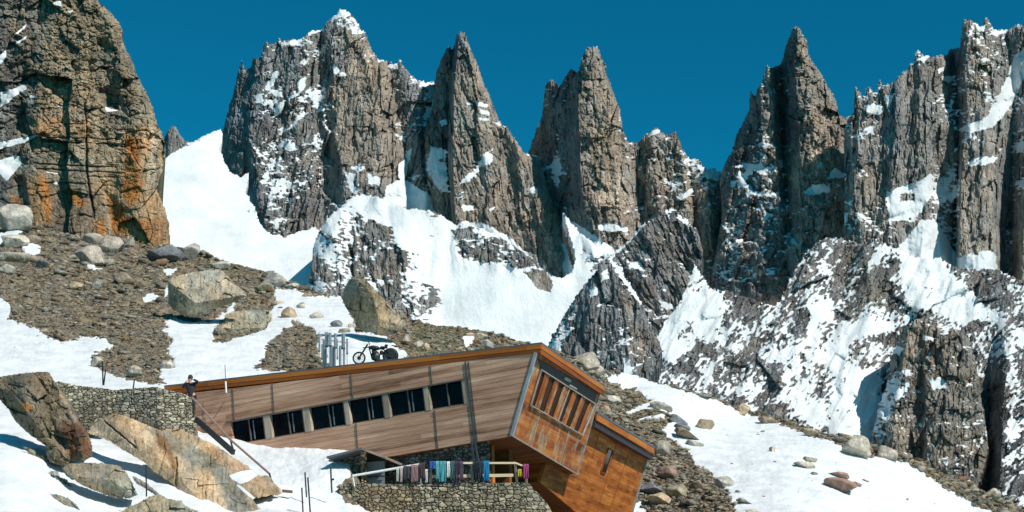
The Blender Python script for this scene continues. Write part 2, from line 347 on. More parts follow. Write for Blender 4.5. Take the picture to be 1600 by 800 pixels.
# --- the narrow needle
M2 = [(664, 200), (672, 180), (678, 150), (680, 120), (682, 110), (686, 96), (689, 88), (694, 80), (698, 73), (701, 69), (707, 76), (710, 66), (711, 58), (715, 50), (725, 48), (729, 54), (732, 64), (740, 84), (749, 105), (758, 132), (766, 148), (771, 160), (780, 186), (786, 194), (792, 193), (797, 204), (803, 212), (812, 225), (820, 237), (832, 238), (841, 240), (848, 262), (856, 290), (868, 322), (884, 352), (900, 388), (905, 420), (895, 450), (870, 480), (720, 480), (690, 350), (664, 270)]
def h2(u, v, s):
    return rockh(u, v, 21, lean=-0.16, amp=0.85, vert=0.5)+form(u, v, [
        [(50, 706, -55), (80, 690, -70), (125, 678, -75), (240, 655, -95), (300, 650, -95), (400, 650, -95)],
        [(75, 700, -38), (125, 693, -60), (200, 690, -70), (300, 690, -80)],
        [(50, 709, -40), (80, 709, -45), (120, 703, -60), (240, 698, -90), (300, 702, -90), (340, 706, -80)],
        [(50, 717, 0), (110, 712, 0), (150, 709, 0), (240, 707, 0), (330, 711, 5), (400, 720, 5)],
        [(50, 726, 2), (130, 738, 4), (230, 752, 5), (330, 775, 10)],
        [(180, 775, -5), (240, 790, -16), (330, 800, -8)],
        [(195, 792, 4), (260, 820, 2), (330, 850, 8), (400, 870, 8)],
        [(50, 731, -14), (130, 758, -16), (190, 786, -18), (240, 834, -28), (300, 866, -26), (400, 900, -22)]])
S2 = [([(664, 268), (672, 230), (698, 232), (702, 300), (690, 300)], 0.95, 6), ([(685, 190), (698, 182), (701, 195), (690, 200)], 0.9, 3), ([(729, 160), (745, 157), (762, 164), (760, 168), (740, 165), (728, 165)], 0.9, 2), ([(750, 170), (766, 176), (764, 181), (752, 178)], 1.0, 2), ([(748, 184), (765, 185), (764, 189), (750, 188)], 1.0, 2), ([(768, 190), (782, 192), (780, 196)], 1.0, 2),
      ([(755, 240), (770, 232), (774, 240), (766, 256), (752, 262), (736, 282), (718, 288), (722, 280), (744, 264)], 0.75, 4), ([(820, 240), (842, 240), (840, 244), (824, 244)], 0.7, 2), ([(826, 292), (836, 290), (840, 302), (828, 304)], 1.1, 2), ([(764, 325), (778, 318), (776, 324), (766, 332)], 0.8, 2),
      ([(720, 322), (735, 322), (742, 328), (725, 332)], 0.8, 2), ([(715, 345), (760, 350), (800, 375), (860, 430), (870, 480), (710, 480)], 1.5, 4), ([(660, 130), (712, 130), (706, 230), (664, 220)], -0.2, 4), ([(780, 230), (830, 240), (900, 400), (820, 390), (770, 320)], -0.45, 10)]
relief('mountain', M2, 2290, h2, lambda u, v, n: -0.6+ledges(u, v, 23, 0.8)+0.5*n+paint(u, v, S2),
    lambda u, v, h, n: tone(u, v, 24, BROWN*0.92+GREY*0.1, [([(712, 130), (745, 110), (770, 200), (720, 240)], OLIVE, 10, 0.6), ([(726, 90), (742, 90), (756, 140), (742, 140)], TAN, 5, 0.7), ([(780, 240), (850, 290), (890, 400), (800, 360)], BROWN*1.15, 16, 0.8), ([(706, 50), (726, 50), (728, 110), (706, 110)], DARK*1.6, 4, 0.7), ([(662, 90), (708, 70), (704, 240), (662, 240)], DARK*1.4, 5, 0.8)]), M_MOUNT,  # DARK left of the arete puts the cleft's shade into the colour
    label='slender rock needle with a dark cleft on its left side', rag=1.4, ragw=3.5, spike=3.2, flute=lambda u, v: 1.0*fbm(u/6, v/9, 7, 4), edge=(12, 11), back=0.035)

# --- the tall centre tower and the low ridge on its right
M3 = [(824, 240), (829, 225), (834, 210), (837, 200), (841, 190), (845, 183), (848, 160), (851, 134), (854, 126), (859, 121), (865, 124), (872, 130), (875, 132), (880, 122), (884, 116), (889, 108), (893, 104), (898, 108), (902, 113), (905, 102), (907, 95), (910, 84), (914, 78), (919, 71), (927, 71), (935, 71), (938, 80), (940, 88), (945, 96), (949, 103), (947, 112), (951, 122), (957, 136), (962, 150), (968, 165), (971, 182), (973, 200), (977, 210), (981, 219), (990, 221), (998, 219), (1004, 212), (1010, 207), (1020, 200), (1028, 197), (1034, 204), (1040, 206), (1046, 208), (1052, 203), (1058, 205), (1062, 218), (1067, 230), (1072, 238), (1078, 246), (1086, 244), (1094, 249), (1098, 258), (1106, 262), (1116, 260), (1121, 266), (1128, 268), (1140, 280), (1200, 300), (1200, 480), (870, 470), (860, 330), (840, 275)]
def h3(u, v, s):
    return rockh(u, v, 31, lean=0.0, amp=0.85, asp=1.5, vert=0.3)+form(u, v, [
        [(120, 852, -125), (200, 835, -165), (240, 822, -180), (330, 860, -150), (400, 890, -60)],
        [(120, 862, -112), (240, 862, -122), (330, 880, -90)],
        [(104, 893, -60), (200, 884, -75), (330, 895, -55)],
        [(70, 908, -18), (100, 905, -12), (160, 903, 0), (330, 911, 0), (400, 920, 0)],
        [(72, 925, 5), (150, 925, 8), (330, 935, 10)], [(100, 940, 0), (150, 948, 6), (330, 970, 6)],
        [(72, 936, -10), (105, 951, -12), (150, 963, -14), (200, 975, -18), (230, 982, -26), (350, 992, -20)],
        [(225, 990, -42), (330, 1002, -38), (400, 1000, -30)],
        [(200, 1018, -14), (330, 1030, -8), (400, 1030, 0)],
        [(205, 1040, -20), (330, 1042, -24)], [(205, 1054, -6), (260, 1068, -4), (330, 1075, 0)],
        [(240, 1075, -34), (330, 1085, -30)], [(260, 1105, -16), (360, 1110, -6)], [(270, 1140, -60), (400, 1150, -60)]])
S3 = [([(864, 240), (872, 232), (876, 260), (872, 300), (862, 280)], 0.5, 4), ([(838, 193), (844, 193), (843, 198), (838, 198)], 1.1, 2), ([(936, 352), (950, 350), (980, 355), (980, 362), (938, 360)], 1.0, 2), ([(1008, 210), (1030, 200), (1034, 206), (1012, 214)], 0.7, 2),
      ([(1095, 262), (1125, 268), (1130, 282), (1118, 280), (1098, 272)], 0.9, 3), ([(1056, 308), (1080, 295), (1084, 300), (1066, 312)], 1.2, 2), ([(1000, 215), (1130, 270), (1130, 330), (1000, 330)], 0.14, 10), ([(900, 80), (950, 90), (985, 330), (915, 330)], -0.35, 6), ([(880, 340), (900, 350), (960, 390), (960, 470), (880, 470)], 1.5, 3)]
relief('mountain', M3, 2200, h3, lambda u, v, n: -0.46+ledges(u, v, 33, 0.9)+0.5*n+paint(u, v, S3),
    lambda u, v, h, n: tone(u, v, 34, BROWN*0.85+GREY*0.15, [([(925, 120), (950, 120), (972, 240), (985, 340), (920, 340), (918, 240)], TAN*0.85, 14, 0.65), ([(925, 270), (975, 275), (985, 320), (930, 325)], TAN*1.1+ORANGE*0.1, 10, 0.7), ([(826, 120), (905, 100), (908, 330), (870, 330)], DARK*1.5, 5, 0.85), ([(1050, 230), (1072, 230), (1075, 300), (1052, 300)], OLIVE*1.1, 8, 0.7)]), M_MOUNT,  # DARK over the whole left side is painted shadow, not darker rock
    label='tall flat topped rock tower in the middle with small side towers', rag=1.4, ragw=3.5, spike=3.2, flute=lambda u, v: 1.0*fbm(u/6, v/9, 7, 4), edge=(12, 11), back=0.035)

# --- the pointed tower on the right
M4 = [(1128, 262), (1136, 246), (1142, 236), (1148, 218), (1151, 206), (1158, 194), (1164, 182), (1170, 172), (1171, 155), (1172, 140), (1176, 142), (1179, 148), (1185, 134), (1190, 128), (1192, 118), (1195, 112), (1196, 100), (1199, 98), (1203, 103), (1210, 102), (1219, 98), (1223, 88), (1226, 74), (1230, 60), (1235, 50), (1240, 42), (1245, 38), (1250, 42), (1253, 48), (1259, 58), (1262, 66), (1263, 84), (1271, 96), (1280, 107), (1287, 120), (1295, 134), (1302, 144), (1307, 155), (1309, 165), (1311, 177), (1320, 181), (1334, 176), (1352, 190), (1370, 230), (1380, 400), (1330, 470), (1130, 470), (1110, 440), (1128, 330), (1124, 285)]
def h4(u, v, s):
    return rockh(u, v, 41, lean=0.05, amp=0.85, asp=1.15, vert=0.15)+form(u, v, [
        [(140, 1168, -110), (200, 1150, -125), (257, 1126, -130), (400, 1110, -110)],
        [(100, 1194, -56), (140, 1189, -56), (300, 1193, -50), (400, 1188, -30)],
        [(100, 1202, -52), (300, 1217, -46), (400, 1215, -25)],
        [(80, 1216, -95), (150, 1222, -100), (270, 1224, -100), (330, 1232, -55), (400, 1228, -45)],
        [(38, 1240, -6), (60, 1240, 0), (200, 1248, 0), (300, 1254, 0), (400, 1250, 0)],
        [(50, 1250, 4), (200, 1275, 8), (300, 1285, 6), (400, 1290, 0)],
        [(280, 1312, 0), (340, 1318, 0), (400, 1318, 4)],
        [(60, 1262, -8), (107, 1280, -12), (150, 1304, -16), (230, 1318, -22), (280, 1322, -26), (400, 1330, -14)],
        [(180, 1340, -40), (400, 1350, -20)]])
S4 = [([(1140, 285), (1160, 270), (1168, 278), (1160, 292), (1142, 295)], 0.8, 3), ([(1160, 255), (1190, 250), (1195, 265), (1165, 275), (1130, 280), (1128, 270)], 0.55, 4), ([(1216, 250), (1222, 250), (1224, 262), (1218, 264)], 1.2, 2), ([(1296, 270), (1304, 262), (1322, 272), (1318, 278), (1298, 278)], 1.1, 2), ([(1256, 300), (1270, 288), (1296, 292), (1296, 300), (1262, 305)], 0.9, 3),
      ([(1255, 260), (1330, 260), (1330, 420), (1180, 440), (1130, 300)], 0.12, 14), ([(1240, 40), (1265, 80), (1310, 180), (1300, 250), (1250, 250)], -0.4, 6), ([(1130, 300), (1170, 310), (1180, 440), (1120, 440)], 0.14, 8), ([(1330, 215), (1345, 212), (1355, 216), (1348, 230), (1336, 250), (1330, 250)], 1.1, 2)]
relief('mountain', M4, 2080, h4, lambda u, v, n: -0.5+ledges(u, v, 43, 0.95)+0.5*n+paint(u, v, S4),
    lambda u, v, h, n: tone(u, v, 44, BROWN*0.95+GREY*0.1, [([(1240, 60), (1270, 90), (1310, 190), (1300, 280), (1255, 280)], TAN*0.82, 12, 0.6), ([(1262, 225), (1300, 225), (1300, 265), (1265, 265)], TAN*1.15, 7, 0.8), ([(1130, 180), (1188, 110), (1192, 300), (1130, 300)], DARK*1.3, 6, 0.8), ([(1204, 100), (1246, 50), (1250, 240), (1222, 250)], DARK*1.2, 4, 0.9), ([(1314, 290), (1370, 290), (1370, 370), (1314, 370)], TAN*0.8, 8, 0.7), ([(1120, 290), (1240, 290), (1230, 460), (1110, 460)], DARK*1.7, 10, 0.5)]), M_MOUNT,  # DARK on the left flank and in the cleft is painted-in shade
    label='pointed rock tower on the right with a deep dark cleft', rag=1.4, ragw=3.5, spike=3.2, flute=lambda u, v: 1.0*fbm(u/6, v/9, 7, 4), edge=(12, 11), back=0.035)

# --- the jagged ridge running out of the picture
M5 = [(1318, 200), (1326, 182), (1333, 174), (1334, 150), (1334, 138), (1338, 132), (1342, 138), (1347, 148), (1351, 148), (1353, 135), (1361, 134), (1363, 140), (1367, 142), (1370, 139), (1372, 124), (1375, 122), (1379, 131), (1394, 127), (1400, 121), (1405, 117), (1412, 108), (1418, 106), (1422, 98), (1428, 92), (1430, 80), (1434, 73), (1438, 78), (1442, 83), (1456, 87), (1470, 84), (1480, 82), (1485, 74), (1492, 73), (1499, 71), (1501, 50), (1503, 38), (1505, 30), (1510, 26), (1517, 29), (1524, 32), (1530, 38), (1535, 38), (1536, 29), (1542, 24), (1546, 30), (1550, 38), (1554, 44), (1566, 44), (1577, 44), (1583, 40), (1590, 34), (1596, 38), (1604, 40), (1640, 30), (1690, 20), (1690, 600), (1480, 600), (1380, 480), (1320, 440)]
def h5(u, v, s):
    return rockh(u, v, 51, lean=0.08, amp=0.85, asp=2.6, vert=1.0)+form(u, v, [
        [(130, 1322, -50), (300, 1325, -30), (400, 1322, -20)], [(130, 1338, -14), (250, 1342, -10), (400, 1345, 0)], [(130, 1366, -18), (250, 1372, -22), (400, 1366, -14)],
        [(110, 1405, -4), (250, 1400, -2), (330, 1390, 0)], [(110, 1418, -14), (250, 1415, -14)], [(73, 1434, -2), (200, 1440, 0), (300, 1450, -8), (400, 1440, -4)],
        [(85, 1462, -12), (200, 1466, -22), (300, 1458, -40), (400, 1480, -30)],
        [(70, 1486, -60), (150, 1495, -62), (200, 1498, -55), (260, 1497, -70), (400, 1492, -90)],
        [(26, 1505, 0), (120, 1508, 0), (180, 1512, -4), (250, 1503, 6), (400, 1499, 16)], [(26, 1528, 0), (150, 1540, 0), (250, 1535, 14), (400, 1535, 20)],
        [(24, 1545, -8), (120, 1552, -12), (200, 1548, -20), (300, 1552, 6), (400, 1552, 10)],
        [(44, 1562, -34), (150, 1565, -40), (250, 1564, -40), (350, 1566, -80), (450, 1570, -80)], [(44, 1590, -20), (100, 1584, -60), (200, 1584, -70), (300, 1578, -80), (400, 1582, -80)],
        [(44, 1640, 0), (200, 1610, -10), (300, 1602, -4), (450, 1596, 0)]])
S5 = [([(1585, 88), (1605, 72), (1690, 40), (1690, 90), (1610, 100), (1596, 130), (1580, 160), (1565, 185), (1550, 200), (1520, 205), (1500, 203), (1512, 195), (1540, 185), (1556, 165), (1570, 130)], 1.3, 3),
      ([(1535, 140), (1560, 150), (1560, 170), (1545, 175)], 0.5, 4), ([(1465, 108), (1480, 102), (1474, 112), (1466, 116)], 1.1, 2), ([(1470, 118), (1492, 120), (1484, 128), (1472, 126)], 1.0, 2), ([(1356, 164), (1382, 166), (1378, 178), (1360, 180), (1354, 172)], 0.9, 3), ([(1380, 150), (1400, 146), (1396, 152), (1390, 170), (1386, 168)], 0.8, 2),
      ([(1386, 305), (1400, 296), (1430, 285), (1454, 272), (1456, 300), (1440, 330), (1415, 344), (1390, 344)], 1.3, 3), ([(1405, 302), (1432, 302), (1430, 315), (1408, 314)], -1.2, 3), ([(1450, 255), (1500, 250), (1496, 400), (1440, 400), (1450, 350), (1462, 330), (1455, 300)], 0.38, 9), ([(1405, 385), (1440, 345), (1460, 345), (1500, 410), (1500, 600), (1400, 600)], 1.3, 4),
      ([(1508, 255), (1530, 244), (1560, 246), (1550, 256), (1515, 262)], 0.9, 3), ([(1520, 205), (1500, 230), (1490, 245), (1486, 240)], 0.7, 3), ([(1500, 400), (1550, 390), (1560, 420), (1500, 420)], 1.1, 4), ([(1500, 40), (1560, 40), (1600, 60), (1560, 130), (1500, 140)], 0.12, 8), ([(1400, 100), (1460, 100), (1450, 270), (1390, 290), (1370, 200)], -0.3, 10), ([(1503, 260), (1548, 260), (1550, 400), (1498, 400)], -0.5, 5), ([(1576, 200), (1600, 200), (1600, 240), (1580, 240)], 0.5, 5), ([(1600, 300), (1580, 440), (1690, 430), (1690, 300)], -0.5, 5)]
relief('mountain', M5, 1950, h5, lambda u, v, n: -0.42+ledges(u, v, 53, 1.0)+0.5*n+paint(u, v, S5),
    lambda u, v, h, n: tone(u, v, 54, GREY*0.75+BROWN*0.3, [([(1500, 260), (1550, 250), (1552, 400), (1498, 400)], BROWN*1.15, 6, 0.8), ([(1508, 30), (1550, 30), (1550, 140), (1512, 150)], BROWN*0.95, 6, 0.6), ([(1484, 70), (1506, 60), (1508, 200), (1484, 190)], DARK*1.3, 5, 0.8), ([(1320, 250), (1400, 250), (1410, 370), (1320, 380)], BROWN*1.1, 12, 0.6), ([(1590, 320), (1690, 320), (1690, 430), (1580, 440)], OLIVE*0.9+GREY*0.2, 8, 0.8)]), M_MOUNT,  # DARK strip colours in the shade of the cleft
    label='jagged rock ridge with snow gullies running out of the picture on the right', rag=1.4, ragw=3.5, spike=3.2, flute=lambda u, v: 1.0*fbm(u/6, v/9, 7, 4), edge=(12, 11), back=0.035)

# --- left snowfield
SN = [(200, 330), (240, 262), (258, 245), (272, 236), (300, 223), (318, 212), (330, 206), (345, 199), (349, 212), (344, 232), (352, 256), (362, 270), (376, 276), (392, 268), (388, 285), (384, 300), (398, 322), (404, 340), (412, 358), (428, 366), (446, 370), (462, 362), (478, 358), (492, 352), (520, 380), (540, 500), (200, 500)]
SNOWC = np.array((0.2, 0.2, 0.2))
relief('snowfield', SN, 2000,
    lambda u, v, s: 7*fbm(u/90, v/60, 61, 3)+1.2*fbm(u/14+v/20, v/9, 62, 3)+form(u, v, [[(200, 240, 0), (450, 240, 20)], [(200, 300, 6), (450, 330, 10)], [(200, 345, -10), (350, 400, -6), (450, 460, -12)], [(200, 360, 0), (450, 520, 0)]]),
    lambda u, v, n: 0.9-1.6*sstep(fbm(u/7, v/5, 63, 4), 0.52, 0.7)*paint(u, v, [([(300, 205), (340, 200), (350, 300), (420, 350), (420, 380), (370, 350), (330, 250)], 1.0, 10)])+paint(u, v, [([(376, 320), (400, 318), (410, 350), (385, 345)], -0.9, 6)])*sstep(fbm(u/5, v/4, 64, 3), -0.1, 0.2),
    lambda u, v, h, n: tone(u, v, 64, GREY*0.7, []), M_MOUNT, rag=3, ragw=8, rag_asp=1, edge=(3, 5), back=0.03, slope=1.5, label='smooth steep snowfield between the brown cliff and the left massif', smooth_all=True)

# --- snowy rock hump and basin below the needles
HP = [(470, 470), (482, 440), (488, 405), (490, 380), (500, 358), (508, 342), (522, 330), (540, 315), (552, 305), (565, 303), (590, 306), (604, 312), (622, 318), (640, 326), (660, 325), (680, 330), (700, 342), (712, 350), (735, 350), (752, 356), (776, 366), (800, 380), (825, 398), (845, 415), (862, 432), (880, 432), (893, 424), (898, 405), (893, 380), (884, 350), (877, 330), (884, 334), (895, 350), (906, 362), (925, 376), (948, 396), (975, 420), (975, 620), (470, 620)]
def hh(u, v, s):
    calm = 1-np.clip(paint(u, v, [([(690, 425), (760, 415), (850, 430), (980, 420), (980, 640), (690, 640), (680, 500)], 0.92, 16), ([(552, 303), (605, 312), (700, 345), (705, 420), (650, 400), (600, 340), (540, 330)], 0.6, 12)]), 0, 0.92)
    return (0.8*rockh(u, v, 71, amp=0.9)+8*fbm(u/28, v/60, 75, 3, True))*calm+form(u, v, [[(305, 480, -50), (500, 470, -50)], [(305, 552, 0), (350, 520, 0), (500, 500, 0)], [(305, 575, -2), (400, 560, -14), (500, 560, -8)], [(305, 620, 4), (400, 620, 14), (500, 640, 12)], [(305, 690, 0), (400, 690, 4), (500, 690, -20)], [(400, 760, 6), (450, 780, 4), (500, 780, -10)], [(430, 850, 10), (470, 850, -5)], [(430, 900, 0)], [(300, 960, 20)]])
SH = [([(552, 303), (605, 312), (625, 330), (600, 350), (565, 335), (530, 340), (490, 400), (486, 380), (510, 342)], 0.55, 5), ([(640, 326), (705, 345), (715, 400), (705, 480), (650, 420), (600, 340)], 0.75, 8), ([(556, 346), (600, 330), (640, 390), (630, 440), (590, 430), (560, 400)], -0.04, 12), ([(580, 350), (615, 350), (632, 400), (625, 450), (600, 470), (560, 390)], -0.22, 10),
      ([(480, 400), (555, 340), (560, 430), (530, 470), (480, 470)], -0.10, 16), ([(600, 440), (690, 430), (690, 490), (600, 500)], -0.15, 16), ([(562, 460), (600, 460), (690, 500), (690, 530), (560, 520)], -0.22, 12),
      ([(700, 430), (760, 410), (840, 430), (960, 430), (960, 620), (700, 620), (685, 500)], 0.9, 16), ([(705, 360), (735, 356), (742, 370), (712, 370)], -0.9, 4), ([(730, 400), (780, 375), (830, 400), (815, 410), (760, 412)], -0.3, 10), ([(818, 426), (850, 424), (864, 440), (862, 458), (840, 450)], -1.6, 3), ([(870, 330), (900, 350), (960, 400), (900, 430), (870, 430)], 0.8, 4), ([(915, 408), (950, 400), (955, 425), (925, 425)], -0.6, 6), ([(640, 490), (700, 480), (720, 530), (640, 530)], 0.5, 10)]
relief('mountain', HP, 1700, hh, lambda u, v, n: -0.13+lace(u, v, 73, 0.25, 44, 1.3)+0.25*n+paint(u, v, SH),
    lambda u, v, h, n: tone(u, v, 74, GREY*0.75+BROWN*0.15, [([(600, 340), (640, 380), (640, 450), (600, 450)], BROWN*0.9, 10, 0.6), ([(818, 426), (864, 424), (864, 460), (818, 460)], BROWN, 6, 0.8)]), M_MOUNT,
    label='snow covered rocky hump and white basin below the needles', rag=3.0, ragw=5, rag_asp=1.5, edge=(4, 6), back=0.04, slope=0.9, flute=lambda u, v: 0.3*fbm((u-0.3*v)/12, v/30, 77, 4)+0.35*fbm(u/6, v/3.5, 78, 3))

# --- dark ribs between the centre tower and the buttress
RB = [(930, 430), (948, 400), (962, 388), (985, 371), (1000, 352), (1010, 344), (1030, 334), (1046, 322), (1052, 322), (1064, 330), (1078, 345), (1092, 360), (1100, 390), (1092, 430), (1080, 480), (1070, 560), (980, 560)]
relief('mountain', RB, 1640, lambda u, v, s: rockh(u, v, 81, lean=-0.35, amp=0.85)+form(u, v, [[(320, 940, -30)], [(320, 1046, 0), (400, 1010, 0), (500, 1000, 0)], [(320, 1060, -16), (400, 1050, -20)], [(400, 1090, -10)]]),
    lambda u, v, n: -0.36+ledges(u, v, 83, 1.05)+0.5*n+paint(u, v, [([(948, 398), (1010, 342), (1014, 346), (975, 385), (955, 404)], 0.9, 3), ([(1030, 470), (1048, 475), (1054, 484), (1035, 480)], 0.9, 2), ([(1000, 335), (1080, 330), (1080, 480), (1010, 470)], -0.2, 8)]),
    lambda u, v, h, n: tone(u, v, 84, DARK*1.2+BROWN*0.25, []), M_MOUNT, label='dark slanting rib of rock below the centre tower', rag=3, ragw=4, spike=4.5, edge=(8, 8), back=0.03)

# --- big snow and rock slope on the right
SL = [(960, 700), (1010, 560), (1028, 520), (1040, 498), (1062, 470), (1075, 440), (1086, 410), (1095, 425), (1112, 448), (1140, 452), (1165, 462), (1190, 470), (1212, 478), (1232, 440), (1242, 420), (1256, 395), (1282, 372), (1300, 368), (1330, 374), (1352, 382), (1370, 372), (1384, 380), (1404, 386), (1430, 400), (1470, 402), (1500, 420), (1560, 420), (1600, 440), (1690, 450), (1690, 900), (1400, 900), (960, 760)]
def hs(u, v, s):
    return 0.8*rockh(u, v, 91, lean=0.5, amp=0.9)+9*fbm((u+0.5*v)/26, v/70, 95, 3, True)+form(u, v, [[(400, 1000, -20), (700, 980, -10)], [(400, 1090, -4), (700, 1060, 0)], [(400, 1200, 0), (700, 1160, 8)], [(370, 1290, 20), (500, 1250, 10), (700, 1230, 10)], [(370, 1320, -6), (450, 1320, -30), (550, 1290, -4)], [(370, 1352, 14), (500, 1360, 6), (600, 1340, 4), (700, 1300, 4)], [(370, 1385, 14), (480, 1390, -4), (600, 1380, -20), (700, 1370, -30)], [(400, 1440, 4), (500, 1440, 0), (700, 1440, 0)], [(420, 1540, 10), (550, 1548, -10), (640, 1545, -60), (760, 1540, -80)], [(420, 1570, 12), (560, 1572, 14), (640, 1568, 20), (760, 1562, 20)], [(420, 1640, 10), (760, 1640, 30)]])
SSL = [([(1040, 500), (1086, 408), (1110, 450), (1130, 470), (1120, 520), (1060, 560), (1030, 540)], 0.55, 8), ([(1005, 540), (1040, 500), (1060, 560), (1040, 620), (1000, 600)], 0.25, 10), ([(1120, 490), (1210, 480), (1230, 560), (1150, 600), (1080, 600), (1080, 540)], 0.1, 12), ([(1130, 560), (1180, 540), (1190, 600), (1140, 600)], -0.2, 8),
       ([(1250, 500), (1400, 460), (1370, 560), (1360, 680), (1240, 660), (1220, 560)], 0.3, 14), ([(1060, 520), (1080, 500), (1120, 560), (1090, 600), (1060, 580)], -0.3, 8), ([(1110, 490), (1150, 470), (1190, 490), (1160, 520)], -0.3, 8),
       ([(1260, 400), (1290, 372), (1420, 380), (1400, 480), (1360, 520), (1310, 500), (1230, 520), (1210, 480)], -0.08, 14), ([(1316, 440), (1350, 400), (1380, 420), (1370, 500), (1320, 500)], -0.25, 8), ([(1262, 478), (1300, 465), (1305, 505), (1270, 500)], 0.7, 4),
       ([(1400, 388), (1470, 400), (1510, 450), (1560, 500), (1500, 505), (1430, 480), (1410, 440)], 0.75, 10), ([(1480, 410), (1560, 420), (1580, 480), (1520, 470)], -0.35, 10), ([(1540, 480), (1690, 480), (1690, 560), (1590, 560)], 0.15, 12), ([(1575, 560), (1690, 560), (1690, 900), (1580, 900)], 0.12, 14), ([(1525, 600), (1575, 560), (1570, 700), (1560, 900), (1520, 900)], -0.7, 6), ([(1320, 600), (1375, 570), (1380, 640), (1340, 690), (1300, 670)], 0.6, 8)]
relief('mountain', SL, 1500, hs, lambda u, v, n: -0.15+lace(u, v, 93, -0.75, 42, 1.4)+0.2*n+paint(u, v, SSL),
    lambda u, v, h, n: tone(u, v, 94, DARK*1.25+BROWN*0.25, [([(1318, 400), (1380, 400), (1380, 500), (1318, 500)], OLIVE*0.7, 8, 0.6), ([(1260, 510), (1280, 510), (1280, 560), (1260, 560)], BROWN, 6, 0.7), ([(1540, 620), (1600, 620), (1600, 800), (1540, 800)], DARK, 6, 0.8)]), M_MOUNT,  # DARK block paints in the shadow of the gully
    label='wide slope of streaked snow and broken rock on the right', rag=3.5, ragw=5, rag_asp=1.5, spike=2.5, edge=(4, 6), back=0.03, slope=0.9, flute=lambda u, v: 1.6*fbm((u+0.55*v)/6, (v-0.5*u)/45, 97, 4)+0.5*fbm(u/5, v/3, 98, 3))

# --- brown pillar low on the right
PL = [(1352, 760), (1356, 700), (1366, 660), (1372, 630), (1384, 600), (1392, 560), (1402, 520), (1412, 505), (1430, 497), (1455, 498), (1480, 505), (1500, 512), (1512, 520), (1520, 545), (1528, 580), (1534, 620), (1540, 660), (1545, 700), (1535, 740), (1524, 780), (1520, 850), (1352, 850)]
relief('mountain', PL, 1330, lambda u, v, s: rockh(u, v, 101, lean=0.1, amp=0.95, asp=1.8)+form(u, v, [[(500, 1400, -50), (700, 1350, -55)], [(500, 1422, 0), (600, 1405, -4), (680, 1395, 0)], [(600, 1420, -14), (700, 1415, -10)], [(600, 1446, -2), (760, 1450, 6)], [(680, 1440, -16), (720, 1438, -30)], [(500, 1480, 6), (760, 1480, 8)], [(500, 1515, -10), (700, 1544, -18)]]),
    lambda u, v, n: -0.48+ledges(u, v, 103, 1.0)+0.5*n+paint(u, v, [([(1390, 580), (1425, 570), (1424, 600), (1390, 650), (1370, 680), (1362, 670)], 0.4, 6), ([(1452, 590), (1475, 590), (1478, 605), (1458, 610)], 0.9, 3), ([(1440, 520), (1460, 528), (1456, 538), (1440, 536)], 0.6, 3), ([(1400, 540), (1412, 545), (1405, 555), (1395, 552)], 0.9, 2)]),
    lambda u, v, h, n: tone(u, v, 104, BROWN*0.75+GREY*0.12, [([(1412, 500), (1440, 500), (1440, 580), (1415, 570)], TAN*0.8, 8, 0.8), ([(1385, 650), (1425, 650), (1425, 720), (1390, 720)], BROWN*1.1, 6, 0.8), ([(1450, 680), (1480, 680), (1480, 740), (1455, 740)], TAN*0.8, 6, 0.7)]), M_MOUNT,
    label='brown rock pillar low on the right with a dark gully beside it', rag=3, ragw=4, spike=4.5, edge=(14, 14), back=0.03)

# --- dark pyramid buttress behind the hut roof
DB = [(846, 560), (858, 530), (868, 512), (880, 492), (892, 474), (903, 455), (914, 440), (928, 424), (940, 408), (950, 402), (962, 410), (970, 422), (982, 436), (995, 455), (1004, 475), (1014, 492), (1020, 510), (1030, 530), (1036, 545), (1030, 570), (1010, 600), (1000, 650), (850, 650)]
relief('mountain', DB, 1150, lambda u, v, s: rockh(u, v, 111, lean=0.02, amp=0.8, asp=2.6)+form(u, v, [[(400, 900, -40), (560, 842, -70)], [(400, 944, 0), (560, 900, -12)], [(420, 950, -6), (560, 940, -8)], [(400, 958, 0), (560, 985, 0)], [(400, 970, -10), (560, 1036, -24)]]),
    lambda u, v, n: -0.52+ledges(u, v, 113, 1.0)+0.5*n+paint(u, v, [([(952, 402), (965, 410), (990, 450), (1008, 475), (1000, 478), (980, 448), (958, 420)], 0.7, 3), ([(938, 425), (950, 420), (952, 435), (940, 440)], 0.8, 3), ([(920, 452), (935, 448), (934, 462), (922, 464)], 0.8, 3), ([(846, 555), (900, 470), (900, 500), (870, 550)], 0.35, 8), ([(975, 560), (985, 560), (985, 590), (975, 590)], 0.9, 3)]),
    lambda u, v, h, n: tone(u, v, 114, DARK*1.35+GREY*0.25, [([(960, 430), (1030, 540), (1010, 600), (980, 560)], BROWN*0.7, 10, 0.7)]), M_MOUNT,
    label='dark grey pyramid shaped buttress behind the hut roof', rag=3, ragw=4, spike=4.5, edge=(10, 10), back=0.03)

FAR = False
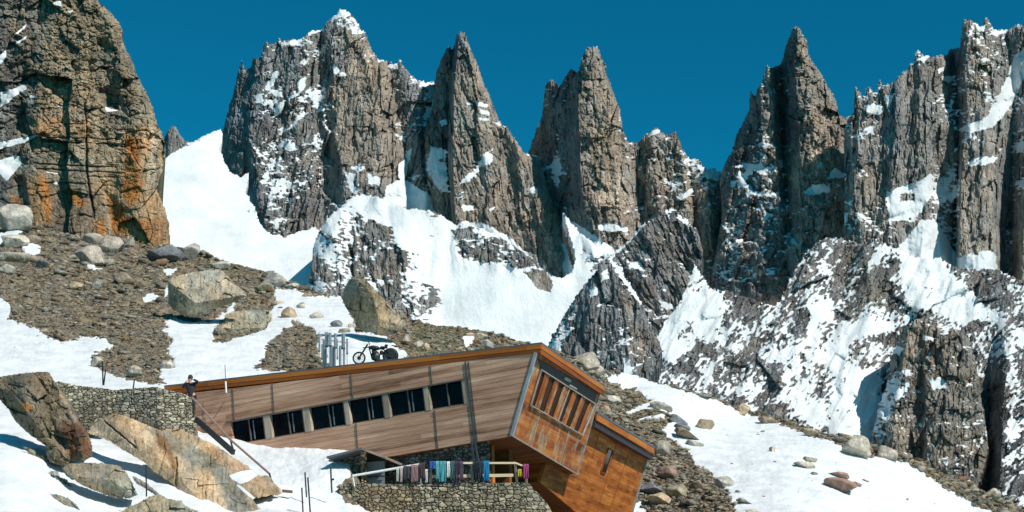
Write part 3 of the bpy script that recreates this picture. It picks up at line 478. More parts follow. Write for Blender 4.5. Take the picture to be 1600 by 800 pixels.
# --- the brown cliff on the left
CF = [(-90, -70), (135, -70), (142, -20), (151, 0), (162, 8), (172, 18), (181, 28), (188, 38), (192, 50), (192, 62), (198, 78), (206, 92), (212, 108), (219, 124), (224, 136), (232, 150), (239, 166), (243, 182), (247, 196), (253, 206), (258, 220), (260, 235), (257, 252), (254, 268), (248, 284), (247, 298), (251, 312), (257, 322), (262, 338), (265, 356), (267, 388), (262, 440), (-90, 440)]
def hc(u, v, s):
    k = paint(u, v, [([(-90, 250), (270, 250), (270, 440), (-90, 440)], 1.0, 30)])
    wu = u+6*fbm(u/50, v/50, 121, 3); wv = v+5*fbm(u/50, v/50, 122, 3)
    h = 0.7*facets(wu, wv, 70, 1.3, 0.4, 0.3, 0.1, 123, 0.03)+facets(wu, wv, 30, 1.0, 0.32, 0.34, 0.1, 124, 0.12)*(1-0.4*k)+facets(wu, wv, 13, 0.75, 0.38, 0.42, 0.1, 125, 0.2)*(1-0.6*k)+facets(wu, wv, 6, 0.7, 0.42, 0.5, 0.0, 126, 0.2)*(1-0.7*k)+0.5*fbm(u/3, v/3, 127, 3, True)
    h = h+form(u, v, [[(0, -90, -10)], [(0, -20, -12), (200, -20, -22)], [(0, 40, -2), (180, 35, -22), (300, 25, -22), (400, 20, -8)], [(0, 70, 0), (200, 62, 0), (400, 55, 0)], [(0, 120, 4), (200, 130, 6), (400, 130, 6)], [(0, 145, -2), (130, 165, -14), (175, 180, -22), (230, 180, -6), (400, 175, -10)], [(0, 160, 0), (150, 200, 2), (260, 215, 6), (400, 225, 8)], [(0, 170, -16), (230, 262, -24), (400, 270, -20)]])
    crack = 1-sstep(np.abs(u-np.interp(v, [100, 180, 280, 330, 400], [128, 134, 137, 146, 152])+2*fbm(v/12, v/50, 129, 2)), 0.6, 2.6)
    h = h-14*crack*sstep(v, 150, 190)*(1-sstep(v, 320, 350))
    for (y, a, b) in ((215, 40, 190), (222, 60, 200), (258, 45, 190), (266, 50, 195), (274, 130, 190), (286, 60, 150)):
        m = (1-sstep(np.abs(v-y-0.04*(u-100)-2.5*fbm(u/20, 0*v, int(y), 3)), 0.5, 1.8))*sstep(u, a, a+15)*(1-sstep(u, b-15, b))
        h = h-5*m
    pit = paint(u, v, [([(150, 140), (175, 135), (200, 165), (192, 178), (165, 165)], -14, 8), ([(10, 95), (40, 95), (45, 125), (25, 135), (8, 120)], -16, 8), ([(22, 280), (35, 275), (44, 320), (30, 330)], -14, 5), ([(165, 300), (190, 320), (185, 360), (168, 350)], -7, 5), ([(58, 20), (72, 25), (70, 42), (56, 40)], -10, 5), ([(25, 175), (55, 190), (55, 215), (25, 205)], -10, 8)])
    return 0.8*h+pit*0.8
SC = [([(0, 222), (30, 216), (56, 210), (60, 212), (40, 222), (5, 232), (-20, 236), (-20, 225)], 1.6, 2), ([(-20, 250), (0, 250), (25, 242), (32, 245), (34, 256), (20, 272), (10, 284), (0, 272), (-20, 270)], 1.6, 3), ([(0, 142), (22, 138), (38, 130), (44, 138), (25, 150), (15, 160), (0, 170)], 1.2, 3), ([(24, 52), (42, 36), (40, 44), (28, 53)], 1.3, 2), ([(22, 66), (44, 54), (40, 62), (26, 70)], 1.2, 2), ([(22, 78), (36, 70), (32, 76), (23, 80)], 1.2, 2), ([(0, 85), (10, 76), (10, 90), (2, 100), (-5, 98)], 1.3, 2), ([(80, 4), (94, 0), (100, 12), (86, 8)], 1.2, 2), ([(102, 18), (116, 14), (112, 21), (103, 20)], 1.2, 2), ([(163, 166), (175, 170), (186, 172), (184, 174), (166, 175)], 1.2, 2), ([(70, 267), (90, 270), (92, 273), (72, 270)], 1.2, 2), ([(82, 283), (90, 283), (90, 289), (84, 288)], 1.2, 2), ([(90, 165), (108, 166), (106, 169), (90, 168)], 1.1, 2), ([(44, 148), (58, 148), (56, 155), (46, 155)], 1.1, 2)]
relief('cliff', CF, 330, hc, lambda u, v, n: -0.85+0.35*ledges(u, v, 131)+0.15*n+paint(u, v, SC),
    lambda u, v, h, n: 1.16*tone(u, v, 132, OLIVE*0.45+BROWN*0.42, [
        ([(-90, -70), (60, -70), (55, 190), (30, 330), (-90, 330)], GREY*0.62, 14, 0.75), ([(150, 60), (195, 60), (215, 160), (180, 200), (140, 100)], BROWN*0.7, 16, 0.7), ([(100, 90), (140, 90), (150, 170), (100, 160)], TAN*0.75, 16, 0.7),
        ([(50, 185), (140, 185), (140, 215), (50, 215)], TAN*0.55+ORANGE*0.25, 8, 0.9), ([(130, 210), (195, 210), (195, 300), (140, 300)], TAN*0.8, 10, 0.9), ([(195, 200), (262, 200), (268, 400), (190, 400)], TAN*0.8+ORANGE*0.12, 12, 1.0),
        ([(198, 215), (215, 215), (225, 300), (200, 330), (192, 290)], ORANGE*0.85, 6, 0.9), ([(205, 345), (262, 340), (266, 400), (210, 400)], ORANGE*0.7+BROWN*.2, 8, 0.8), ([(236, 200), (246, 210), (240, 300), (232, 280)], np.array((0.55, 0.45, 0.33)), 3, 0.8),
        ([(35, 272), (72, 272), (84, 350), (56, 350)], TAN*0.45+ORANGE*0.28, 5, 1.0), ([(60, 275), (78, 290), (90, 350), (74, 352)], ORANGE*0.9, 5, 0.8), ([(15, 300), (42, 320), (50, 350), (20, 345)], ORANGE*0.7, 6, 0.8), ([(80, 300), (150, 300), (148, 370), (80, 370)], BROWN*0.5+GREY*0.1, 6, 1.0), ([(104, 292), (118, 298), (135, 318), (125, 325), (108, 312)], ORANGE*0.95, 4, 0.9), ([(165, 300), (200, 330), (205, 365), (175, 365)], ORANGE*0.75, 5, 0.9), ([(146, 340), (165, 340), (165, 370), (148, 370)], ORANGE*0.7, 5, 0.8)], streak=0.2, cell=0.2), M_CLIFF,
    label='tall brown granite cliff with orange streaks on the left', rag=2.2, ragw=7, rag_asp=1.2, edge=(16, 14), back=0.12, slope=0.35, step=1.25)

# ---------------------------------------------------------------- the near slope: one sheet from the viewer's feet over the moraine crest to the valley
CREST = [(-400, 300), (0, 332), (20, 330), (50, 352), (90, 364), (130, 370), (200, 378), (265, 384), (300, 390), (330, 403), (380, 415), (430, 430), (470, 447), (500, 458), (540, 470), (600, 490), (640, 498), (700, 510), (760, 521), (800, 528), (850, 540), (900, 560), (950, 578), (1000, 590), (1060, 605), (1120, 624), (1160, 636), (1220, 654), (1280, 674), (1350, 694), (1400, 708), (1450, 730), (1500, 752), (1560, 778), (1600, 796), (1700, 840), (2000, 960)]
# distance along each column: (pixel row, metres)
DEP = {-400: [(300, 170), (430, 112), (600, 80), (700, 56), (800, 46), (1000, 26), (1500, 9), (2300, 5)],
       0: [(332, 160), (400, 128), (500, 98), (600, 78), (640, 62), (720, 52), (800, 47), (1000, 26), (1500, 9), (2300, 5)],
       200: [(378, 150), (440, 122), (520, 95), (600, 78), (640, 70), (700, 60), (800, 51), (1000, 28), (1500, 9), (2300, 5)],
       400: [(420, 135), (480, 112), (540, 92), (600, 80), (660, 72), (690, 66.0), (760, 57), (800, 54), (1000, 30), (1500, 9), (2300, 5)],
       540: [(470, 118), (520, 98), (570, 84), (640, 76), (690, 66), (720, 60.8), (760, 58), (800, 55.5), (1000, 30), (1500, 9), (2300, 5)],
       640: [(498, 112), (540, 95), (580, 84), (680, 76), (760, 68), (800, 62), (1000, 33), (1500, 9), (2300, 5)],
       850: [(540, 112), (600, 104), (700, 96), (800, 84), (1000, 40), (1500, 9), (2300, 5)],
       1000: [(590, 118), (640, 108), (700, 100), (800, 88), (1000, 42), (1500, 9), (2300, 5)],
       1200: [(648, 118), (700, 102), (800, 82), (1000, 40), (1500, 9), (2300, 5)],
       1600: [(796, 112), (850, 94), (1000, 52), (1500, 10), (2300, 5)],
       2000: [(960, 90), (1100, 50), (1500, 12), (2300, 5)]}
_dk = sorted(DEP)
def depth_at(u, v):
    u = np.asarray(u, float); v = np.asarray(v, float)
    D = np.stack([np.interp(v, [a for a, b in DEP[k]], [math.log(b) for a, b in DEP[k]]) for k in _dk], 0)
    x = np.interp(u, _dk, np.arange(len(_dk))); i = np.clip(x.astype(int), 0, len(_dk)-2); f = x-i; f = f*f*(3-2*f)
    a = np.take_along_axis(D, i[None], 0)[0]; b = np.take_along_axis(D, (i+1)[None], 0)[0]
    return np.exp(a*(1-f)+b*f)
SNOW_P = [([(-400, 430), (0, 462), (16, 474), (20, 486), (12, 500), (32, 508), (60, 516), (74, 530), (96, 537), (130, 527), (160, 531), (174, 541), (160, 551), (144, 556), (146, 570), (160, 577), (176, 584), (198, 594), (232, 600), (262, 600), (250, 588), (252, 578), (270, 572), (272, 562), (262, 552), (264, 542), (270, 530), (262, 522), (250, 520), (262, 512), (256, 508), (266, 497), (330, 500), (366, 476), (362, 490), (346, 500), (336, 518), (332, 536), (350, 536), (380, 530), (414, 516), (424, 500), (420, 490), (432, 480), (428, 462), (432, 453), (452, 456), (474, 460), (492, 468), (530, 464), (552, 500), (556, 520), (580, 524), (602, 532), (620, 545), (640, 556), (620, 568), (560, 585), (520, 572), (500, 565), (494, 540), (500, 524), (486, 512), (474, 508), (458, 505), (452, 515), (430, 528), (416, 540), (412, 556), (404, 568), (396, 576), (420, 578), (440, 575), (450, 584), (440, 600), (300, 640), (180, 640), (-400, 640)], 1.0, 7),
    ([(-400, 590), (110, 590), (300, 620), (560, 690), (545, 715), (548, 745), (525, 760), (540, 785), (600, 800), (640, 900), (-400, 1500)], 1.0, 3), ([(300, 640), (560, 640), (560, 720), (300, 720)], 1.0, 4),
    ([(940, 586), (975, 584), (1010, 592), (1060, 609), (1120, 628), (1165, 645), (1190, 652), (1240, 672), (1290, 690), (1330, 702), (1362, 716), (1380, 712), (1400, 722), (1430, 734), (1460, 752), (1490, 772), (1512, 782), (1545, 798), (1700, 880), (2000, 1000), (2000, 1700), (1160, 1700), (1150, 800), (1140, 775), (1118, 750), (1110, 736), (1088, 728), (1080, 712), (1070, 700), (1055, 690), (1040, 680), (1036, 668), (1050, 662), (1064, 660), (1048, 650), (1030, 642), (1010, 640), (1018, 628), (1004, 618), (996, 612), (972, 606), (958, 596)], 1.0, 7),
    ([(975, 650), (1005, 632), (1030, 630), (1018, 640), (985, 648)], 0.6, 3), ([(990, 660), (1020, 652), (1040, 652), (1036, 658), (1010, 658)], 0.6, 3), ([(985, 790), (1000, 786), (1010, 800), (984, 804)], 0.9, 4),
    ([(-60, 368), (0, 364), (36, 356), (42, 362), (14, 374), (0, 382), (-60, 390)], 1.0, 3), ([(34, 388), (42, 382), (58, 384), (66, 390), (62, 398), (52, 402), (40, 398)], 1.0, 2), ([(134, 412), (146, 414), (150, 420), (160, 422), (146, 424), (138, 420)], 1.0, 2), ([(252, 421), (278, 420), (270, 428), (262, 432)], 1.0, 2), ([(222, 466), (238, 458), (250, 464), (240, 470), (226, 474)], 1.0, 2), ([(258, 450), (262, 448), (263, 462), (256, 466)], 1.0, 2), ([(722, 530), (742, 528), (740, 538), (728, 546)], 1.0, 2),
    ([(90, 470), (200, 470), (260, 540), (200, 560), (90, 510)], 0.18, 14), ([(960, 600), (1050, 650), (1040, 690), (950, 640)], 0.16, 12)]
_t = np.concatenate([np.linspace(0, 1, 330), 1+np.linspace(0, 1, 60)[1:]**1.7])
_us = np.arange(-300, 1900, 1.7)
TU, TT = np.meshgrid(_us, _t)
_cr = crest_interp(_us, CREST)+1.6*fbm(_us/14, _us*0, 301, 4)
_bot = np.maximum(830, _cr+60)
TV = np.where(TT <= 1, _cr[None]+TT*(_bot-_cr)[None], _bot[None]+(TT-1)*(1500-_bot)[None])
TD = depth_at(TU, TV)
_ns = paint(TU, TV, SNOW_P)
_ns = _ns+(0.6*fbm(TU/16, TV/7, 302, 4)+0.5*fbm(TU/6, TV/2.6, 322, 3))*(1-0.65*sstep(np.abs(_ns-0.5), 0.2, 0.5))
TSNOW = _ns
_sm = sstep(_ns, 0.40, 0.6)
_k = TD/F
_rough = facets(TU, TV, 26, 0.5, 0.8, 0.5, 0, 303, 0.1)*0.35+facets(TU, TV, 11, 0.5, 0.9, 0.6, 0, 304, 0.15)*0.5+facets(TU, TV, 5.5, 0.5, 0.9, 0.8, 0, 305, 0.15)*0.7
_wob = 7*fbm(TU/120, TV/60, 306, 3)
_snw = 3.0*fbm(TU/60, TV/26, 307, 3)+0.9*fbm(TU/12, TV/6, 308, 3)
_dr = paint(TU, TV, [([(400, 680), (560, 690), (545, 770), (430, 770)], 1.0, 14)])
_snw = _snw+0.5*fbm(TU/5, TV/2.4, 318, 3)+_dr*(2.2*fbm(TU/16, TV/9, 319, 4)+0.8*fbm(TU/5, TV/4, 320, 3))
_off = (_wob+0.33*_rough*(1-_sm)+_sm*(2.0+_snw))*_k
_X = pts(TU, TV, TD); _X[..., 2] += _off*0.8; _X[..., 1] -= _off*0.6
TXYZ = _X
# behind the crest the slope falls away to the valley
_c = _X[0].copy(); rows = []
for (dy, dz) in ((6, -2), (25, -14), (120, -80), (600, -160), (4000, -180), (20000, -200)):
    r = _c.copy(); s = (r[:, 1]+dy)/r[:, 1]; r[:, 0] = r[:, 0]*s; r[:, 1] = r[:, 1]+dy; r[:, 2] = (r[:, 2]*0.7+6 if dy > 100 else r[:, 2])+dz; rows.append(r)
_all = np.concatenate([np.stack(rows[::-1]), _X]); ny, nx = _all.shape[:2]
_q = grid_faces(np.ones((ny, nx), bool))
_w = np.clip(0.5+1.1*fbm(TU/50, TV/20, 309, 3), 0, 1)
_tc = lerp3(GREY*0.62+BROWN*0.18, BROWN*0.85+OLIVE*0.05, _w)
_tc = lerp3(_tc, np.array((0.26, 0.13, 0.06)), np.clip(1.4*fbm(TU/11, TV/8, 310, 3)-0.35, 0, 0.55))
_tc = lerp3(_tc, np.array((0.16, 0.17, 0.07)), np.clip(paint(TU, TV, [([(650, 500), (760, 525), (700, 560), (640, 545)], 0.5, 12), ([(940, 590), (1000, 690), (1050, 790), (960, 800)], 0.25, 20)])*(1+fbm(TU/9, TV/6, 311, 3)), 0, 0.6))
_f1, _e, _a, _b, _hh = voro(TU/6, TV/3.2, 312)
_tc = _tc*(0.5+0.7*_hh[..., 5])[..., None]*np.array((1.0, 0.985, 0.88))
_tc = np.concatenate([np.repeat(_tc[:1], len(rows), 0), _tc]).reshape(-1, 3)
_sn = np.concatenate([np.zeros((len(rows), nx)), np.clip(_ns, 0, 1)]); _sn[:len(rows)-2] = 1
me = mesh_from('ground', _all.reshape(-1, 3), _q[:, ::-1], [M_GROUND], (_sn.reshape(-1)[_q].mean(1) > 0.6), {'snow': _sn.ravel()}, _tc)
link('ground', me, None, 'stony moraine slope with wide patches of bright snow', None, None, 'structure')
def ground_pt(u, v):
    """world point of the sheet under a point of the view"""
    i = int(np.clip(round((u-_us[0])/1.7), 0, len(_us)-1)); j = int(np.argmin(np.abs(TV[:, i]-v)))
    return Vector([float(c) for c in TXYZ[j, i]]), float(TD[j, i])
def ground_many(u, v):
    i = np.clip(np.round((u-_us[0])/1.7).astype(int), 0, len(_us)-1)
    cr, bt = _cr[i], _bot[i]
    j = np.clip(np.round((v-cr)/(bt-cr)*329).astype(int), 0, 329)
    return TXYZ[j, i], TD[j, i], TSNOW[j, i]

# ---------------------------------------------------------------- stones
def ico(n):
    bm = bmesh.new(); bmesh.ops.create_icosphere(bm, subdivisions=n, radius=1)
    V = np.array([v.co[:] for v in bm.verts]); Fc = np.array([[v.index for v in f.verts] for f in bm.faces]); bm.free(); return V, Fc
ICO1 = ico(1); ICO2 = ico(2); ICO4 = ico(4); ICO5 = ico(5)
def stone_shape(seed, base, n=14, flat=0.75, chip=0.06, dmin=0.62):
    """a boulder: a ball cut by planes, chipped by noise"""
    r = np.random.RandomState(seed); V, Fc = base
    n = max(7, int(n*0.8)) if n < 25 else n; N = r.normal(size=(n, 3)); N /= np.linalg.norm(N, axis=1)[:, None]; d = r.uniform(dmin, 1.0, n)
    dot = V@N.T; rad = np.where(dot > 0.05, d[None]/np.maximum(dot, 0.05), 9).min(1); rad = np.minimum(rad, 1.15)
    W = V*rad[:, None]
    if len(V) > 200:
        W = W*(1+chip*fbm(W[:, 0]*2.2+seed, W[:, 1]*2.2+W[:, 2]*1.7, seed % 50, 4)+0.5*chip*fbm(W[:, 0]*7, W[:, 2]*7+W[:, 1]*6, seed % 37, 3))[:, None]
    W[:, 2] *= flat; return W, Fc
# the rubble that nobody could count: one mesh
rg = np.random.RandomState(5); NST = 42000
su = rg.uniform(-20, 1620, NST*4); st_ = rg.uniform(0, 1, NST*4)
sv = crest_interp(su, CREST)+0.5+st_*(805-crest_interp(su, CREST))
p_, d_, s_ = ground_many(su, sv)
keep = (sv < 806) & ((s_ < 0.42) | ((s_ < 0.62) & (rg.rand(len(s_)) < 0.06)) | (rg.rand(len(s_)) < 0.0015))
keep &= ~((su > 300) & (su < 940) & (sv > 600)) & ~((su < 560) & (sv > 610))
su, sv, p_, d_ = su[keep][:NST], sv[keep][:NST], p_[keep][:NST], d_[keep][:NST]
size = np.exp(rg.normal(0.08, 0.70, len(su))); size = np.clip(size, 0.6, 10.0)*d_/F*1.0
shapes = [stone_shape(900+i, ICO1, 10, 0.8, 0.05) for i in range(16)]
nv = len(shapes[0][0]); SV = np.stack([s[0] for s in shapes])[rg.randint(0, 16, len(su))]
a = rg.rand(len(su))*6.28; ca, sa = np.cos(a), np.sin(a)
x = SV[..., 0]*ca[:, None]-SV[..., 1]*sa[:, None]; y = SV[..., 0]*sa[:, None]+SV[..., 1]*ca[:, None]
sx = size*rg.uniform(0.9, 1.7, len(su)); sz = size*rg.uniform(0.4, 1.05, len(su))
tl = rg.normal(0, 0.25, len(su))
SVV = np.stack([x*sx[:, None], y*sx[:, None], SV[..., 2]*sz[:, None]+x*sx[:, None]*tl[:, None]], -1)+p_[:, None]
SVV[..., 2] += sz[:, None]*0.25
FF = (shapes[0][1][None]+np.arange(len(su))[:, None, None]*nv).reshape(-1, 3)
cm = rg.rand(len(su), 1); cc = GREY*0.95*(1-cm)+BROWN*0.85*cm; cc *= rg.uniform(0.5, 1.6, (len(su), 1)); cc = cc*np.array((1.0, 0.985, 0.90))*1.1
ru = rg.rand(len(su)) < 0.05; cc[ru] = cc[ru]*0.4+ORANGE*0.4
me = mesh_from('rubble', SVV.reshape(-1, 3), FF, [M_ROCK], None, {'snow': np.zeros(len(su)*nv)}, np.repeat(cc, nv, 0))
link('rubble', me, None, 'countless small grey and brown stones covering the moraine', 'rubble', None, 'stuff')

def boulder(u, v, w, h, label, seed, group=None, col=None, tilt=0.0, flat=1.0, base=ICO4, n=12, name='boulder', dmin=0.5, dep=None, snowcap=0.0):
    """one boulder whose picture size is about w by h around (u, v); it rests in the ground at its foot"""
    g, D = ground_pt(u, v+h*0.36)
    if dep: D = dep
    k = D/F; W, Fc = stone_shape(seed, base, n, 1.0, 0.07, dmin)
    W = W/np.array([np.ptp(W[:, 0]), np.ptp(W[:, 1]), np.ptp(W[:, 2])])
    W = W*np.array([w*k, w*k*0.8, h*k*1.25])
    c, s = math.cos(tilt), math.sin(tilt); x = W[:, 0]*c-W[:, 2]*s; z = W[:, 0]*s+W[:, 2]*c; W[:, 0] = x; W[:, 2] = z
    r = np.random.RandomState(seed); t = col if col is not None else (GREY*1.1*(1-r.rand()*.5)+BROWN*r.rand()*0.6+OLIVE*0.25)
    q = W/(w*k); tn = np.clip(1+0.5*fbm(q[:, 0]*3+seed, q[:, 2]*4+q[:, 1]*2, seed % 40, 4), 0.4, 1.7)
    snow = np.full(len(W), 0.0)
    if snowcap: snow = np.clip(0.5+(W[:, 2]/(h*k)-snowcap)*3, 0, 1)
    me = mesh_from(name, W, Fc, [M_SLAB], None, {'snow': snow}, np.array(t)[None]*tn[:, None])
    o = bpy.data.objects.new(name, me); COL.objects.link(o)
    ctr = P3(u, v, D) if dep else Vector((P3(u, v, D)))
    o.location = ctr
    return tag(o, label, 'boulder', group)

# traced boulders: their own outline, a faceted front and a back
def traced(outline, D, h_extra, tone_fn, label, name='boulder', cat='boulder', kind=None, bulge=1.0, seed=1, slope=0.5, rag=1.0, mat=None, snow=None, step=1.3, rough=1.0, edgew=30):
    def hf(u, v, s):
        s = np.maximum(s, 0)
        b = bulge*np.minimum(s*1.3, edgew*(1-np.exp(-s/edgew*1.3)))
        return b+h_extra(u, v)+rough*(0.8*facets(u+3*fbm(u/20, v/20, seed, 3), v, 24, 0.9, 0.35, 0.2, 0.1, seed)+0.5*facets(u, v, 9, 0.8, 0.4, 0.3, 0.1, seed+3, 0.03)+0.5*fbm(u/5, v/5, seed+5, 4))
    return relief(name, outline, D, hf, snow, tone_fn, mat or (M_SLAB if name == 'boulder' else M_ROCK), step=step, rag=rag, ragw=6, rag_asp=1, edge=(0, 1), closed=True, label=label, cat=cat, kind=kind, slope=slope, seed=seed)
lin = lambda gu, gv, u0, v0: (lambda u, v: gu*(u-u0)+gv*(v-v0))

# the big split boulder on the moraine
traced([(262, 452), (263, 438), (272, 431), (300, 425), (330, 421), (345, 420), (352, 426), (366, 442), (384, 456), (386, 463), (372, 470), (352, 478), (330, 485), (318, 495), (300, 497), (282, 492), (268, 482), (262, 474)], 104,
    lambda u, v: np.minimum(np.minimum(1.0*(v-425), 78-1.1*(v-442)-0.35*(u-320)), 14+0.95*(u-262)-0.2*(v-440)),
    lambda u, v, h, n: lerp3(tone(u, v, 402, OLIVE*0.75+GREY*0.4, [([(300, 425), (316, 425), (355, 470), (340, 474)], TAN*1.05, 3, 0.5)], 0.1, 0.06), BROWN*0.6, np.clip(paint(u, v, [([(262, 452), (300, 478), (320, 497), (262, 490)], 0.3, 5)]), 0, 1)),  # darker brown paints shade onto the unlit lower left facet
    'largest olive grey boulder on the moraine, flat topped with a pale stripe', seed=401, slope=0.3, bulge=0.8)
# the pointed boulder behind the roof
traced([(535, 470), (537, 452), (544, 438), (552, 431), (560, 430), (570, 434), (580, 444), (592, 458), (604, 470), (618, 484), (630, 496), (636, 504), (634, 512), (622, 520), (606, 526), (590, 524), (572, 519), (558, 513), (553, 500), (548, 492), (540, 482)], 96,
    lambda u, v: np.minimum(np.minimum(1.1*(u-538)-0.35*(v-440), 46-0.45*(u-575)), 56-1.2*(v-498)),
    lambda u, v, h, n: tone(u, v, 412, OLIVE*0.5+BROWN*0.35, [([(585, 490), (625, 495), (630, 510), (600, 515)], TAN*1.0, 5, 0.5)], 0.1, 0.06),
    'tall pointed boulder leaning above the hut roof', seed=411, slope=0.3, bulge=0.8)
traced([(333, 532), (336, 518), (342, 507), (356, 505), (348, 500), (352, 490), (368, 485), (400, 484), (420, 485), (426, 490), (420, 505), (410, 518), (385, 527), (370, 530), (350, 536)], 100,
    lambda u, v: np.minimum(0.5*(v-484), 14+0*u), lambda u, v, h, n: tone(u, v, 422, OLIVE*0.8+GREY*0.2, [], 0.1, 0.06), 'low flat boulder in the snow below the largest boulder', seed=421, slope=0.5, bulge=0.6)
# foreground outcrops
traced([(-40, 596), (0, 588), (30, 583), (62, 580), (78, 581), (84, 592), (92, 602), (104, 618), (118, 640), (130, 662), (140, 680), (146, 700), (144, 714), (132, 721), (114, 720), (108, 730), (92, 728), (76, 722), (70, 708), (74, 700), (60, 690), (44, 678), (24, 660), (12, 640), (0, 626), (-40, 610)], 56,
    lambda u, v: form(u, v, [[(580, -40, 0), (640, 5, -10), (720, 60, -20)], [(580, 30, 12), (640, 40, 14), (700, 84, 8)], [(580, 60, -2), (640, 72, -6), (700, 104, -8), (725, 112, -10)], [(580, 76, 10), (640, 108, 16), (700, 128, 16)], [(580, 86, 0), (640, 120, 0), (700, 146, 0)]])+0.7*facets(u-0.55*v, v, 26, 1.4, 0.6, 0.4, 0, 433, 0.05)+0.5*facets(u, v, 11, 0.9, 0.6, 0.4, 0, 434, 0.05),
    lambda u, v, h, n: tone(u, v, 432, OLIVE*0.42+BROWN*0.22, [([(0, 590), (70, 582), (90, 610), (40, 620), (0, 606)], BROWN*0.75, 8, 0.8), ([(84, 600), (94, 612), (128, 668), (122, 670)], np.array((0.45, 0.34, 0.24)), 2.5, 0.9), ([(30, 630), (44, 630), (50, 640), (36, 644)], ORANGE*1.1, 3, 1.0), ([(96, 660), (130, 660), (146, 712), (112, 716), (98, 690)], np.array((0.20, 0.10, 0.055)), 8, 0.9)], 0.08, 0.12),
    'dark brown slanting rock outcrop at the left edge beside the stone wall', 'rock_outcrop', 'rock', seed=431, slope=0.8, bulge=0.9)
traced([(95, 732), (108, 724), (130, 722), (160, 723), (188, 727), (200, 740), (208, 755), (216, 774), (204, 779), (180, 780), (160, 772), (140, 764), (126, 758), (112, 748)], 52.5, lambda u, v: np.minimum(0.9*(v-722), 24-0.4*(v-750)),
    lambda u, v, h, n: tone(u, v, 442, OLIVE*0.6+BROWN*0.2, [([(120, 730), (170, 735), (165, 755), (120, 745)], GREY*1.0, 10, 0.5)], 0.15, 0.1), 'rounded brown boulder lying in snow below the dark outcrop', seed=441, slope=0.6, bulge=0.8)
traced([(190, 800), (195, 793), (215, 786), (232, 775), (250, 772), (262, 778), (285, 782), (290, 790), (310, 798), (318, 830), (190, 830)], 49.5, lambda u, v: 0*u, lambda u, v, h, n: tone(u, v, 452, OLIVE*0.6+BROWN*0.25, [], 0.15, 0.12), 'brown rock cut off by the bottom edge of the picture', seed=451, slope=0.6, bulge=0.8)
traced([(66, 742), (80, 735), (92, 736), (93, 744), (104, 748), (112, 758), (122, 774), (118, 776), (104, 766), (92, 760), (84, 750)], 52.5, lambda u, v: 0*u, lambda u, v, h, n: tone(u, v, 462, GREY*0.8+OLIVE*0.2, [], 0.15, 0.12), 'thin grey stone in the snow left of the rounded brown boulder', seed=461, slope=0.6, bulge=0.6)
traced([(76, 778), (78, 770), (92, 772), (108, 778), (120, 788), (128, 800), (130, 826), (112, 826), (96, 798), (84, 792)], 50, lambda u, v: 0*u, lambda u, v, h, n: tone(u, v, 472, OLIVE*0.6+GREY*0.2, [], 0.15, 0.12), 'long flat stone sloping out of the bottom of the picture', seed=471, slope=0.6, bulge=0.6)
traced([(34, 698), (38, 696), (60, 706), (76, 716), (70, 722), (50, 714)], 54, lambda u, v: 0*u, lambda u, v, h, n: tone(u, v, 474, OLIVE*0.7, [], 0.15, 0.12), 'narrow mossy stone sticking out of the snow below the dark outcrop', seed=473, slope=0.6, bulge=0.6)
traced([(204, 742), (212, 744), (232, 756), (246, 768), (256, 778), (244, 776), (226, 764), (212, 756)], 51.5, lambda u, v: 0*u, lambda u, v, h, n: tone(u, v, 484, GREY*0.7+BROWN*0.2, [], 0.15, 0.12), 'narrow grey stone by the marker pole in the snow', seed=483, slope=0.6, bulge=0.6)
# the pale slab the wall stands on
def hslab(u, v):
    q = (u-160)*0.80-(v-645)*0.62        # across the slope of the slab
    r = (u-160)*0.62+(v-645)*0.80        # down the slab
    h = form(u, v, [[(640, 120, -8), (800, 300, -10)], [(640, 180, 6), (800, 330, 6)], [(640, 240, 4), (700, 262, 0), (800, 350, -2)], [(660, 262, -6), (740, 330, -7), (800, 390, -10)], [(660, 310, -2), (720, 360, 4), (800, 420, 0)], [(660, 320, -8), (760, 420, -14)]])
    c1 = 1-sstep(np.abs(v-(658+(u-163)*0.83)+1.5*fbm(u/7, v/7, 491, 3)), 0.8, 2.2)
    h = h-7*c1*sstep(u, 160, 166)*(1-sstep(u, 212, 216))
    c2 = 1-sstep(np.abs(u-275+1.8*fbm(v/8, v/8, 492, 3)), 0.9, 3.0)
    h = h-8*c2*sstep(v, 712, 718)*(1-sstep(v, 756, 762))
    c3 = 1-sstep(np.abs(u-321-0.12*(v-780)+1.8*fbm(v/8, v/8, 493, 3)), 0.6, 1.8)
    return h-3.5*c3*sstep(v, 765, 770)+0.35*facets(u, v, 40, 1.2, 0.25, 0.25, 0.5, 494)
